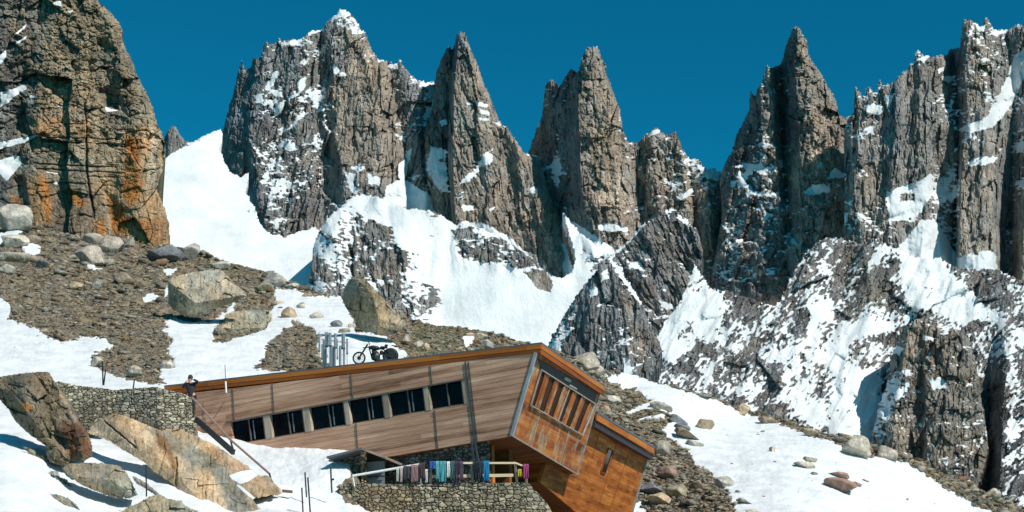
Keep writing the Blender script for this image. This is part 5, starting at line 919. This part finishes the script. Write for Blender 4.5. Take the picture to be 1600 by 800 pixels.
# timber and stone under the overhang
MB().prism([fp(752, 686, -1.0), fp(768, 683, -1.0), fp(770, 760, -1.0), fp(752, 760, -1.0)], -nF*.2).build('entry_post', W_ANNEX, hut, Vector((0, 0, 1)), dF)
MB().prism([fp(768, 690, -2.4), fp(796, 690, -2.4), fp(796, 760, -2.4), fp(768, 760, -2.4)], -nF*.2).build('entry_wall', W_UNDER, hut, dF, Vector((0, 0, 1)))

# ---------------------------------------------------------------- the annex beside the gable
A1 = P3(930, 655, 70.5)
def xp(u, v, off=0.0): return hit(u, v, A1+nE*off, nE)
annex = thing('hut_annex', 'lower orange boarded annex of the hut with one narrow slot window', 'building', xp(915, 800))
aw = [xp(880, 632), xp(1011, 713), xp(970, 860), xp(844, 753)]
MB().prism(aw, -nE*.15).build('annex_wall', W_ANNEX, annex, t1, t2)
ext = dF*5.0
MB().prism([aw[0], aw[3], aw[3]+ext, aw[0]+ext], -Vector((dE.x, dE.y, 0))*-.12).build('annex_side_wall', W_ANNEX, annex, dF, Vector((0, 0, 1)))
MB().prism([aw[3]-nE*.1, aw[2]-nE*.1, aw[2]+ext, aw[3]+ext], Vector((0, 0, .1))).build('annex_underside', W_UNDER, annex, dF, dE)
MB().prism([aw[1]-nE*.1, aw[2]-nE*.1, aw[2]+ext, aw[1]+ext], -dE*.12).build('annex_rear_wall', W_ANNEX, annex, dF, Vector((0, 0, 1)))
ra = at_z(1019, 698, at_z(1019, 698, P3(1019, 698, 82).z).z)
zA = P3(932, 646, 70.2).z
ra0, ra1 = at_z(860, 600, zA), at_z(1020, 697.5, zA)
ra0 = ra1-(dE*((ra1-P3(932, 646, 70.2)).length+0.6))
MB().prism([ra0+nE0*.1, ra1+nE0*.1, ra1+ext, ra0+ext], dn*.10).build('annex_roof', M_ROOF, annex)
MB().prism([ra0+nE0*.08+dn*.102, ra1+nE0*.08+dn*.102, ra1+nE0*.08+dn*.42, ra0+nE0*.08+dn*.42], -nE0*.08).build('annex_fascia', W_FASCIA, annex, dE, Vector((0, 0, 1)))
MB().prism([ra0-nE0*.02+dn*.422, ra1-nE0*.02+dn*.422, ra1-nE0*.02+dn*.72, ra0-nE0*.02+dn*.72], -nE0*.2).build('annex_eaves_shade', M_DARKP, annex)  # solid dark strip standing in for the shade under the eaves
MB().bar(xp(895, 641, .04), xp(1011, 713, .04), .16, .08, nE).build('annex_trim', M_TRIM, annex)
MB().bar(aw[1]+nE*.04, aw[2]+nE*.04, .12, .10, nE).build('annex_trim', M_TRIML, annex)
sw = [xp(951, 700, .03), xp(958, 704.5, .03), xp(946, 740, .03), xp(939, 737, .03)]
w_ = MB()
for k in range(4): w_.bar(sw[k], sw[(k+1) % 4], .05, .06, nE)
wf = w_.build('slot_window', W_FASCIA2, annex); MB().prism([p-nE*.01 for p in sw], -nE*.015).build('pane', M_GLASS, wf)
for (a, b) in [((915, 656), (880, 777)), ((938, 671), (925, 716)), ((985, 699), (945, 822)), ((965, 687), (930, 812))]:
    MB().bar(xp(*a, .008), xp(*b, .008), .03, .02, nE).build('board_joint', W_FASCIA2, annex, t2, t1)

_dep = lambda p: p.y*CP+p.z*SP
BWH = [(64.4-(_dep(fp(q, 710))+0.45))/(64.4/F) for q in (560, 770)]
# ---------------------------------------------------------------- dry stone walls
def stone_h(u, v, sx, sy, seed):
    wu = u+1.6*fbm(u/9, v/7, seed, 2); wv = v+1.2*fbm(u/11, v/7, seed+1, 2)
    f1, e, dx, dy, h = voro(wu/sx, wv/sy, seed)
    f2, e2_, _, _, h2 = voro(wu/(sx*.55)+9, wv/(sy*.6), seed+5)
    big = h[..., 4] > 0.45; ee = np.where(big, e, np.minimum(e*1.2, e2_*.8))
    return 1.3*(sstep(ee, 0.02, 0.24)-1)*1.6+0.9*(h[..., 3]-.5)+0.5*(h[..., 2]-.5)*dx*2, ee, np.where(big[..., None], h, h2)
def stone_tone(u, v, sx, sy, seed, base, parts):
    hgt, e, h = stone_h(u, v, sx, sy, seed)
    c = np.zeros(u.shape+(3,))+base
    for poly, col, soft, amt in parts: c = lerp3(c, np.array(col), np.clip(paint(u, v, [(poly, 1.0, soft)])*(1+0.8*fbm(u/12, v/12, seed+2, 3))*amt, 0, 1))
    mixc = h[..., 1]; c = lerp3(c, BROWN*1.0, np.clip((mixc-.6)*1.5, 0, .6)); c = lerp3(c, GREY*1.1, np.clip((.35-mixc)*1.4, 0, .45))
    c = c*(0.55+1.0*h[..., 5])[..., None]; return lerp3(np.array((0.025, 0.022, 0.018))+0*c, c, sstep(e, 0.02, 0.16))
def stone_wall(name, poly, D, lines, sx, sy, seed, base, parts, label, back=0.02, top=0.0):
    return relief(name, poly, D, lambda u, v, s: stone_h(u, v, sx, sy, seed)[0]+form(u, v, lines), None, lambda u, v, h, n: stone_tone(u, v, sx, sy, seed, base, parts), M_STONE,
                  step=0.9, rag=0.9, ragw=5, rag_asp=1, edge=(1.0, 1.5), back=back, label=label, cat='wall', kind=None, slope=0.12, seed=seed)
stone_wall('stone_wall', [(84, 597), (92, 595), (104, 598), (120, 602), (150, 605), (183, 609), (184, 640), (176, 648), (164, 657), (150, 668), (140, 676), (128, 680), (110, 660)], 60.5, [[(600, 80, 0)], [(600, 190, -10)]], 7.5, 4.8, 701, OLIVE*1.05+GREY*0.2, [([(90, 630), (184, 625), (184, 660), (130, 680)], np.array((0.20, 0.17, 0.12)), 8, .6)], 'older part of the left dry stone wall, between the dark outcrop and the corner')
stone_wall('stone_wall', [(182, 609), (196, 607), (214, 606), (232, 605), (246, 604), (258, 608), (272, 611), (288, 615), (300, 622), (303, 632), (306, 655), (310, 678), (300, 682), (280, 678), (262, 674), (250, 668), (240, 662), (224, 656), (204, 650), (182, 644)], 62.5, [[(600, 178, -26)], [(600, 246, 0)], [(600, 312, -6)]], 11, 4.6, 711, OLIVE*1.35+GREY*0.2, [([(182, 604), (244, 604), (250, 670), (182, 660)], DARK*1.7, 3, .35)], 'corner of coursed dry stone wall at the left end of the hut')  # left face darkened in colour to carry the shade of that side
stone_wall('stone_wall', [(529, 758), (545, 754), (600, 756), (640, 757), (690, 755), (720, 754), (770, 755), (815, 753), (828, 756), (834, 764), (846, 775), (858, 790), (866, 806), (872, 835), (560, 835), (540, 800), (530, 782)], 57.0, [[(750, 520, -16)], [(750, 570, -2)], [(750, 800, 0)], [(750, 830, -6)], [(750, 880, -50)]], 10.5, 6.0, 721, OLIVE*0.95+BROWN*0.15, [([(560, 758), (650, 758), (650, 800), (560, 800)], np.array((0.30, 0.17, 0.08)), 10, .5)], 'dry stone terrace wall under the clothes rail')
stone_wall('stone_wall', [(560, 700), (600, 700), (765, 676), (768, 775), (560, 775)], 64.4, [[(700, 560, BWH[0])], [(700, 770, BWH[1])]], 9, 5.0, 731, GREY*0.7, [], 'shaded stone base wall below the overhanging side of the hut')
# terrace floor behind the wall
tz = P3(700, 756, 57.4).z
MB().prism([at_z(560, 757, tz), at_z(812, 754.5, tz), at_z(812, 754.5, tz)+Vector((0.6, 6, 0)), at_z(560, 757, tz)+Vector((-1, 8, 0))], dn*.2).build('terrace', plain('terrace_paving', (0.22, 0.2, 0.17), 0.9, 0, .3, 4))
bpy.data.objects['terrace']['kind'] = 'structure'

# ---------------------------------------------------------------- porch
porch = thing('porch', 'small stone porch with a snowy pitched roof and blue grey door', 'porch', P3(568, 757, 59.4))
px = lambda u, v, D=59.4: P3(u, v, D)
MB().prism([px(510, 713), px(565, 699), px(565, 702.5), px(510, 716)], Vector((0.6, 2.6, 0))).build('porch_roof', M_ROOF, porch)
MB().prism([px(565, 699), px(601, 712.5), px(600, 716), px(565, 702.5)], Vector((0.6, 2.6, 0))).build('porch_roof', W_GREY, porch)
o_ = relief('porch_wall', [(514, 715), (564, 702), (573, 706), (573, 760), (514, 762)], 60.2, lambda u, v, s: stone_h(u, v, 9, 5, 741)[0]+form(u, v, [[(700, 510, -10)], [(700, 563, 0)], [(700, 565, 14)], [(700, 573, 14)]]), None, lambda u, v, h, n: stone_tone(u, v, 9, 5, 741, GREY*0.6+BROWN*.2, [([(562, 700), (574, 700), (574, 760), (562, 760)], TAN, 1, 1)]), M_STONE, step=0.9, rag=0.3, edge=(0.5, 1), back=0.01, slope=0.05, kind=None)
o_.parent = porch; o_.matrix_parent_inverse = Matrix.Translation(-porch.location)
MB().prism([px(573, 722, 60.4), px(601, 720, 60.4), px(601, 760, 60.4), px(573, 760, 60.4)], Vector((0, .1, 0))).build('door', M_DOOR, porch)
MB().prism([px(573, 706, 60.5), px(601, 716, 60.5), px(601, 721, 60.5), px(573, 721, 60.5)], Vector((0, .1, 0))).build('porch_gable_shade', M_DARKP, porch)  # dark sheet standing in for the shadow above the door
MB().bar(px(574, 745, 60.3), px(601, 744, 60.3), .05, .05).build('door_rail', M_BLACK, porch)

# ---------------------------------------------------------------- terrace rail and the washing on it
RD = 57.1
rp = lambda u, v, d=0.0: P3(u, v, RD+d)
rail = thing('terrace_railing', 'timber clothes rail with a pale lower board on the terrace wall', 'railing', rp(737, 755))
MB().bar(rp(672, 723.5), rp(806, 723.5), .06, .07).build('top_rail', W_PALE, rail, Vector((1, 0, 0)), Vector((0, 0, 1)))
MB().bar(rp(806, 723.5), rp(821, 729.5), .05, .06).build('top_rail', W_PALE, rail, Vector((1, 0, 0)), Vector((0, 0, 1)))
MB().bar(rp(673, 744.5, .08), rp(803, 742.5, .08), .05, .11).build('lower_board', W_PALE, rail, Vector((1, 0, 0)), Vector((0, 0, 1)))
for a, b in (((737, 724), (739, 756)), ((805, 724), (808, 755)), ((673, 724), (673, 756)), ((821, 729), (823, 758))):
    MB().bar(rp(*a, .05), rp(*b, .05), .08, .08).build('rail_post', W_GREY, rail, Vector((0, 0, 1)), Vector((1, 0, 0)))
pole = thing('handrail', 'slanting white pole rail left of the hanging clothes', 'handrail', rp(551, 760))
MB().tube([rp(551, 743.5), rp(656, 725.5)], .045).build('rail_tube', M_WHITE, pole)
MB().tube([rp(551, 743.5), rp(554, 760)], .03).build('rail_post', M_WHITE, pole)
MB().tube([rp(656, 725.5), rp(658, 757)], .03).build('rail_post', M_WHITE, pole)
def cloth(name, u0, u1, v0, v1, col, label, seed, legs=False, cat=None, d=0.0):
    r = random.Random(seed); mb = MB(); nx, ny = 10, 12; ph = r.random()*6; fq = r.uniform(1.5, 3)
    D = RD-0.05+d; k = D/F; origin = P3((u0+u1)/2, v0, D)
    mat = plain(name+'_fabric', col, 0.9, 0, 0.18, 14, 0.3)
    def panel(side, a, b, vb):
        o = len(mb.v)
        for j in range(ny+1):
            t = j/ny
            for i in range(nx+1):
                s = i/nx; w = (a+(b-a)*s); w = w+(t*1.0)*math.sin(s*3+ph)*0.5
                dep = side*(0.05+0.05*t)+0.035*t*math.sin(s*fq*6.28+ph)+0.01*math.sin(t*7+s*9)
                p = P3(w, v0+(vb-v0)*t+(0.8*math.sin(s*4+ph) if j == ny else 0), D); mb.v.append(p+Vector((0, -dep+0.0, 0)) if side > 0 else p+Vector((0, -dep, 0)))
        for j in range(ny):
            for i in range(nx): q = o+j*(nx+1)+i; mb.f.append([q, q+1, q+nx+2, q+nx+1])
        return o
    if legs:
        m = (u0+u1)/2; w = (u1-u0)
        panel(1, u0, m-w*.04, v1); panel(1, m+w*.04, u1, v1-1)
        o = panel(-1, u0, u1, v0+(v1-v0)*.45)
    else: panel(1, u0, u1, v1); panel(-1, u0, u1, v0+(v1-v0)*r.uniform(.35, .7))
    # over the rail
    o = len(mb.v)
    for i in range(nx+1):
        w = u0+(u1-u0)*i/nx; b = P3(w, v0, D)
        for dy, dz in ((-.05, 0), (-.03, .045), (.03, .045), (.05, 0)): mb.v.append(b+Vector((0, dy, dz)))
    for i in range(nx):
        for q in range(3): mb.f.append([o+i*4+q, o+(i+1)*4+q, o+(i+1)*4+q+1, o+i*4+q+1])
    ob = mb.build(name, mat, None, label=label, cat=cat or name, group='clothes hung on the terrace rail', smooth=True, origin=origin)
    md = ob.modifiers.new('thickness', 'SOLIDIFY'); md.thickness = 0.012
    return ob
WASH = [('sock', 619.5, 623.5, 733, 753, (.5, .48, .45), 'long white sock, leftmost thing hanging on the slanting pole', 0), ('sock', 625, 629.5, 732, 754, (.45, .36, .33), 'pinkish white sock, second from the left on the slanting pole', 0), ('trousers', 631, 641, 730, 750, (.05, .05, .06), 'dark grey trousers between the white socks and the dusty pink garment', 1),
    ('trousers', 643, 653, 728, 754, (.28, .16, .16), 'dusty pink trousers near the upper end of the slanting pole', 1), ('jacket', 655.5, 664, 725, 748, (.06, .035, .04), 'dark brown jacket hanging where the two rails meet', 0), ('scarf', 664.5, 668.5, 735, 755, (.55, .53, .50), 'narrow pale grey scarf beside the dark brown jacket', 0), ('shirt', 671, 680.5, 722.5, 733, (.015, .08, .30), 'short royal blue shirt at the left end of the timber rail', 0),
    ('towel', 681, 685.5, 722.5, 750, (.13, .36, .38), 'narrow light turquoise towel right of the royal blue shirt', 0), ('towel', 686.5, 697, 722.5, 754, (.06, .30, .34), 'wide turquoise towel, longest of the light coloured washing', 0), ('shirt', 698.5, 703, 723, 746, (.75, .73, .70), 'white garment between the turquoise towel and the dark teal one', 0), ('towel', 704, 710, 722.5, 750, (.04, .12, .14), 'dark teal towel right of the white garment', 0),
    ('trousers', 711, 717.5, 722.5, 754, (.05, .03, .06), 'plum coloured trousers right of the dark teal towel', 1), ('trousers', 718.5, 723.5, 722.5, 752, (.09, .06, .08), 'faded purple trousers, last before the gap in the washing', 1), ('trousers', 740, 747.5, 722.5, 751, (.015, .02, .035), 'black trousers just right of the middle rail post', 1), ('jacket', 748.5, 754, 722.5, 748, (.02, .03, .06), 'navy jacket between the black trousers and the bright blue towel', 0),
    ('towel', 755.5, 764.5, 722, 752, (.01, .18, .36), 'bright blue towel, rightmost on the straight rail', 0), ('cap', 809, 815, 735, 745, (.42, .32, .03), 'small yellow cloth hanging on the end post of the rail', 0), ('towel', 817.5, 826, 727, 748, (.30, .05, .16), 'magenta towel at the far right end of the rail', 0)]
for i, (n, a, b, c, d, col, lb, lg) in enumerate(WASH):
    cloth('cloth' if n == 'cap' else n, a, b, c, d, col, lb, 40+i, bool(lg), 'cloth' if n == 'cap' else n)

# ---------------------------------------------------------------- stair rail, poles
hr = thing('handrail', 'long metal stair handrail running down the rock from the stone wall', 'handrail', P3(305, 655, 62))
MB().tube([P3(300, 621, 61.6), P3(360, 687, 59.2), P3(421, 740, 57)], .045).build('rail_tube', M_RUST, hr)
MB().bar(P3(306, 655, 62), P3(365, 707, 59.6), .12, .20).build('stair_stringer', M_BLACK, hr)
for a, b, D in (((360, 687), (366, 710), 59.2), ((421, 740), (424, 752), 57), ((301, 622), (303, 652), 61.6)): MB().tube([P3(*a, D), P3(*b, D)], .035).build('rail_post', M_BLACK, hr)
def rod(name, pts_, D, r, mat, label, cat, group=None):
    P_ = [P3(u, v, D) for u, v in pts_]; return MB().tube(P_, r, 8).build(name, mat, None, label=label, cat=cat, group=group, origin=P_[-1])
g_ = 'thin poles standing in the snow'
rod('marker_pole', [(160, 564), (161, 602)], 64, .03, M_BLACK, 'left one of two crossed thin poles above the stone wall', 'pole', g_)
rod('marker_pole', [(165, 578), (162, 602)], 64, .03, M_BLACK, 'shorter right one of two crossed thin poles above the stone wall', 'pole', g_)
rod('marker_pole', [(210, 593), (208, 608)], 65, .03, M_BLACK, 'short thin pole behind the corner of the stone wall', 'pole', g_)
rod('marker_pole', [(228, 726), (229, 776)], 50.5, .025, M_BLACK, 'thin black pole in the snow strip below the tan slab', 'pole', g_)
rod('marker_pole', [(471.5, 762), (474, 812)], 54, .028, M_BLACK, 'leftmost pole of three close together in front of the snowdrift', 'pole', g_)
rod('marker_pole', [(476.5, 738), (479, 777)], 55.5, .03, M_PIPE, 'middle pole of three, the one standing farther back by the snowdrift', 'pole', g_)
rod('marker_pole', [(481, 746), (485.5, 812)], 54, .03, M_BLACK, 'rightmost pole of three close together in front of the snowdrift', 'pole', g_)
sg = thing('marker_pole', 'pole with a small dark tag standing beside the porch', 'pole', P3(518.5, 770, 56), g_)
MB().tube([P3(516.5, 729, 56), P3(518.5, 770, 56)], .035, 8).build('pole', M_PIPE, sg)
MB().bar(P3(517, 750, 55.95), P3(522, 748.5, 55.95), .03, .07).build('tag', M_BLACK, sg)
MB().bar(P3(441, 767, 55.6), P3(457, 768.5, 55.6), .10, .10).build('plank', plain('old_plank', (.12, .08, .06)), None, label='short dark plank in the snow at the tip of the tan slab', cat='plank', origin=P3(449, 768, 55.6))
an = thing('antenna', 'thin whip antenna fixed to the left end of the fascia', 'antenna', fp(353, 620, .45))
MB().tube([fp(351.5, 570, .45), fp(352.5, 596, .45)], .015, 8).build('whip', M_PIPE, an)
MB().tube([fp(352.5, 596, .45), fp(353.5, 614, .45)], .04, 8).build('antenna_base', M_WHITE, an)
MB().tube([fp(353.5, 612, .45), fp(354, 619, .45), fp(358, 615, .1)], .03, 8).build('bracket', M_RUST, an)

# ---------------------------------------------------------------- steel tubes on the roof
tb = thing('metal_tubes', 'cluster of upright shiny steel tubes standing on the roof', 'tubes', P3(522, 575, 66.2))
for (u, v0, v1, w, dd) in [(499, 524, 548, 3, .5), (507, 531, 576, 6, .1), (510, 519, 541, 5, -.3), (515.5, 520, 540, 5, -.4), (518, 540, 575, 7, 0), (524, 521, 543, 4.5, -.3), (523, 543, 573, 3.5, .2), (531.5, 540, 573, 4, .1), (536.5, 521, 544, 6, -.3), (537.5, 543, 571, 3.5, .1), (542.5, 529, 552, 3, .3), (527, 530, 560, 2, .4), (503, 538, 560, 2, .5)]:
    D = 66.2+dd; r = w*D/F/2
    m_ = MB().tube([P3(u, v0, D), P3(u, v1, D)], r, 14)
    tq = m_.build('tube', M_STEEL, tb, smooth=False)
    MB().tube([P3(u, v1, D)+Vector((0, 0, .03)), P3(u, v1, D)-Vector((0, 0, .04))], r*1.06, 14).build('tube_collar', M_PIPE, tq)
    if v1 < 560: MB().tube([P3(u, v1, D), P3(u, 575, D)], r*.3, 8).build('tube_stem', M_STEEL, tq)
MB().bar(P3(502, 530, 66.3), P3(544, 536, 66.3), .03, .05).build('cross_bar', M_STEEL, tb)

# ---------------------------------------------------------------- black motorcycle on the roof
MD = 64.3; kk = MD/F
mp_ = lambda u, v, d=0.0: P3(u, v, MD+d)
mo = thing('motorcycle', 'black motorcycle silhouette with long fork on the hut roof', 'motorcycle', mp_(585, 566))
AX = Vector((0, 1, 0))
def wheel(u, v, r, solid):
    w = MB().ring(mp_(u, v), AX, r*kk*.86, r*kk*.13, 36, 8).build('wheel', M_BLACK, mo, smooth=True)
    s = MB()
    for i in range(14 if not solid else 0):
        a = i/14*6.283; c = mp_(u, v); s.tube([c, c+Vector((math.cos(a), 0, math.sin(a)))*r*kk*.84], .008, 5)
    if solid: s.tube([mp_(u, v)-AX*.02, mp_(u, v)+AX*.02], r*kk*.8, 30)
    s.tube([mp_(u, v)-AX*.06, mp_(u, v)+AX*.06], r*kk*(.26 if not solid else .3), 14).build('wheel_hub', M_BLACK, w)
wheel(561, 559.5, 10.5, False); wheel(610, 556, 11, True)
fk = MB()
for dy in (-.09, .09): fk.tube([mp_(561, 559.5)+AX*dy, mp_(574.5, 538)+AX*dy], .022, 8)
fk.build('fork', M_BLACK, mo)
MB().tube([mp_(576, 536.5)-AX*.32, mp_(576.5, 535.5)-AX*.1, mp_(576.5, 535.5)+AX*.1, mp_(576, 536.5)+AX*.32], .018, 8).tube([mp_(566.5, 543.3), mp_(574, 543), mp_(578, 541)], .02, 8).build('handlebar', M_BLACK, mo)
MB().tube([mp_(576, 541), mp_(582, 562), mp_(606, 562), mp_(600, 546), mp_(578, 542)], .03, 8).tube([mp_(604, 546), mp_(611, 556)], .03, 8).build('frame', M_BLACK, mo)
MB().blob(mp_(584.5, 543.6), .24, .13, .085, 3, ICO4, -.12).build('fuel_tank', M_BLACK, mo, smooth=True)
MB().blob(mp_(599.5, 543), .17, .11, .05, 4, ICO4).blob(mp_(603.5, 540), .07, .1, .05, 5, ICO4).build('seat', M_BLACK, mo, smooth=True)
MB().blob(mp_(587, 557), .19, .12, .20, 6, ICO4).blob(mp_(585, 550), .10, .1, .14, 7, ICO4, .3).blob(mp_(596, 551), .08, .1, .1, 8, ICO4).build('engine', M_BLACK, mo)
MB().tube([mp_(588, 563, -.14), mp_(612, 563, -.14)], .04, 10).build('exhaust', M_BLACK, mo)
MB().ring(mp_(610, 556), AX, 11.6*kk, .03, 20, 6).build('mudguard', M_BLACK, mo)

# ---------------------------------------------------------------- the person behind the stone wall
PD = 63.6; pk = PD/F
foot = P3(298, 653, PD); hs_ = 1.75
def skin_mesh(name, chains, parent, mat, org):
    V = []; E = []; Rr_ = []
    for ch in chains:
        base = None
        for i, (p, r) in enumerate(ch):
            if isinstance(p, int): base = p; prev = p; continue
            V.append(Vector(p)-org); Rr_.append(r); 
            if base is not None or i > 0: E.append((prev, len(V)-1))
            prev = len(V)-1; base = None
    me = bpy.data.meshes.new(name); me.from_pydata(V, E, []); me.materials.append(mat)
    o = bpy.data.objects.new(name, me); COL.objects.link(o); o.parent = parent
    sk = o.modifiers.new('skin', 'SKIN')
    for i, r in enumerate(Rr_): me.skin_vertices[0].data[i].radius = (r, r)
    me.skin_vertices[0].data[0].use_root = True
    sb = o.modifiers.new('smooth', 'SUBSURF'); sb.levels = 2; sb.render_levels = 2
    return o
pe = thing('person', 'person in black clothes standing behind the stone wall with raised arms at the face', 'person', foot)
def pp(x, y, z): return foot+Vector((x, y, z))
SKIN = plain('skin', (0.55, 0.33, 0.25), .6, 0, .05, 6); JK = plain('black_jacket_cloth', (0.02, 0.018, 0.025), .85, 0, .3, 10); TRO = plain('black_trouser_cloth', (0.022, 0.022, 0.03), .85, 0, .3, 10); HAIR = plain('dark_hair', (0.05, 0.03, 0.02), .8, 0, .3, 20)
PEL = pp(0, 0, .93); CH = pp(-.10, .0, 1.30); NK = pp(-.12, -.01, 1.47); HD = pp(-.11, -.03, 1.63)
SR, SLf = pp(-.29, .0, 1.41), pp(.07, .02, 1.41)
ER, EL = pp(-.36, -.18, 1.24), pp(.25, -.14, 1.50)
WR, WL = pp(-.20, -.30, 1.48), pp(.05, -.28, 1.58)
legs_ = [(pp(-.10, 0, .88), .09), (pp(-.11, -.03, .48), .06), (pp(-.12, .02, .08), .042), (pp(-.12, -.14, .03), .035)]
legs2 = [(pp(.10, 0, .88), .09), (pp(.11, -.03, .48), .06), (pp(.12, .02, .08), .042), (pp(.13, -.14, .03), .035)]
def hand(w, d, sgn, n0):
    """palm with five bent fingers, rooted at the wrist vertex"""
    d = Vector(d).normalized(); side = d.cross(Vector((0, 1, 0))).normalized()*sgn; pm = w+d*.06
    out = [[(n0, 0), (pm, .032)]]
    return out, pm, d, side
chains = [[(PEL, .12), (CH, .13), (NK, .055), (HD, .085), (HD+Vector((0, 0, .10)), .07)]]
cnt = 5
def add(ch, root=None):
    global cnt
    st = cnt; c = ([(root, 0)] if root is not None else [])+ch; chains.append(c); cnt += len(ch); return st
add(legs_, 0); add(legs2, 0)
for S, El, Wr, sg_ in ((SR, ER, WR, 1), (SLf, EL, WL, -1)):
    st = add([(S, .065), (El, .045), (Wr, .03), (Wr+(HD-Wr).normalized()*.06, .034)], 1)
    palm = Wr+(HD-Wr).normalized()*.06; f = (HD-Wr).normalized(); sd2 = f.cross(Vector((0, -1, 0))).normalized()
    for q, ln_ in zip((-.03, -.01, .01, .03), (.065, .08, .075, .06)): add([(palm+sd2*q+f*.03, .009), (palm+sd2*q+f*(.03+ln_*.5)+Vector((0, -.01, 0)), .008), (palm+sd2*q+f*(.03+ln_)+Vector((0, .015, .01)), .007)], st+3)
    add([(palm+sd2*.045*sg_-f*.01, .010), (palm+sd2*.06*sg_+f*.03, .009)], st+3)
skin_mesh('body', chains, pe, SKIN, foot)
skin_mesh('jacket', [[(pp(0, 0, .82), .15), (pp(-.05, 0, 1.1), .145), (CH, .155), (NK-Vector((0, 0, .03)), .08)], [(2, 0), (SR, .085), (ER, .06), (WR-(WR-ER)*.12, .045)], [(2, 0), (SLf, .085), (EL, .06), (WL-(WL-EL)*.12, .045)]], pe, JK, foot)
skin_mesh('trousers', [[(pp(0, 0, .92), .135), (pp(-.10, 0, .84), .105), (pp(-.11, -.03, .48), .075), (pp(-.12, .02, .10), .06)], [(0, 0), (pp(.10, 0, .84), .105), (pp(.11, -.03, .48), .075), (pp(.12, .02, .10), .06)]], pe, TRO, foot)
MB().blob(HD+Vector((0, .03, .06)), .10, .11, .12, 9, ICO4).build('hair', HAIR, pe, smooth=True)
MB().blob(HD+Vector((0, -.095, .01)), .014, .02, .022, 9, ICO2).build('nose', SKIN, pe)
for s_x in (-.035, .035): MB().blob(HD+Vector((s_x, -.085, .035)), .012, .008, .008, 9, ICO2).build('eye', M_BLACK, pe)
MB().bar(HD+Vector((-.06, -.16, .02)), HD+Vector((.06, -.16, .02)), .03, .07).build('camera', M_BLACK, None, label='small dark camera held up by the person on the wall', cat='camera', origin=HD+Vector((0, -.16, .02)))
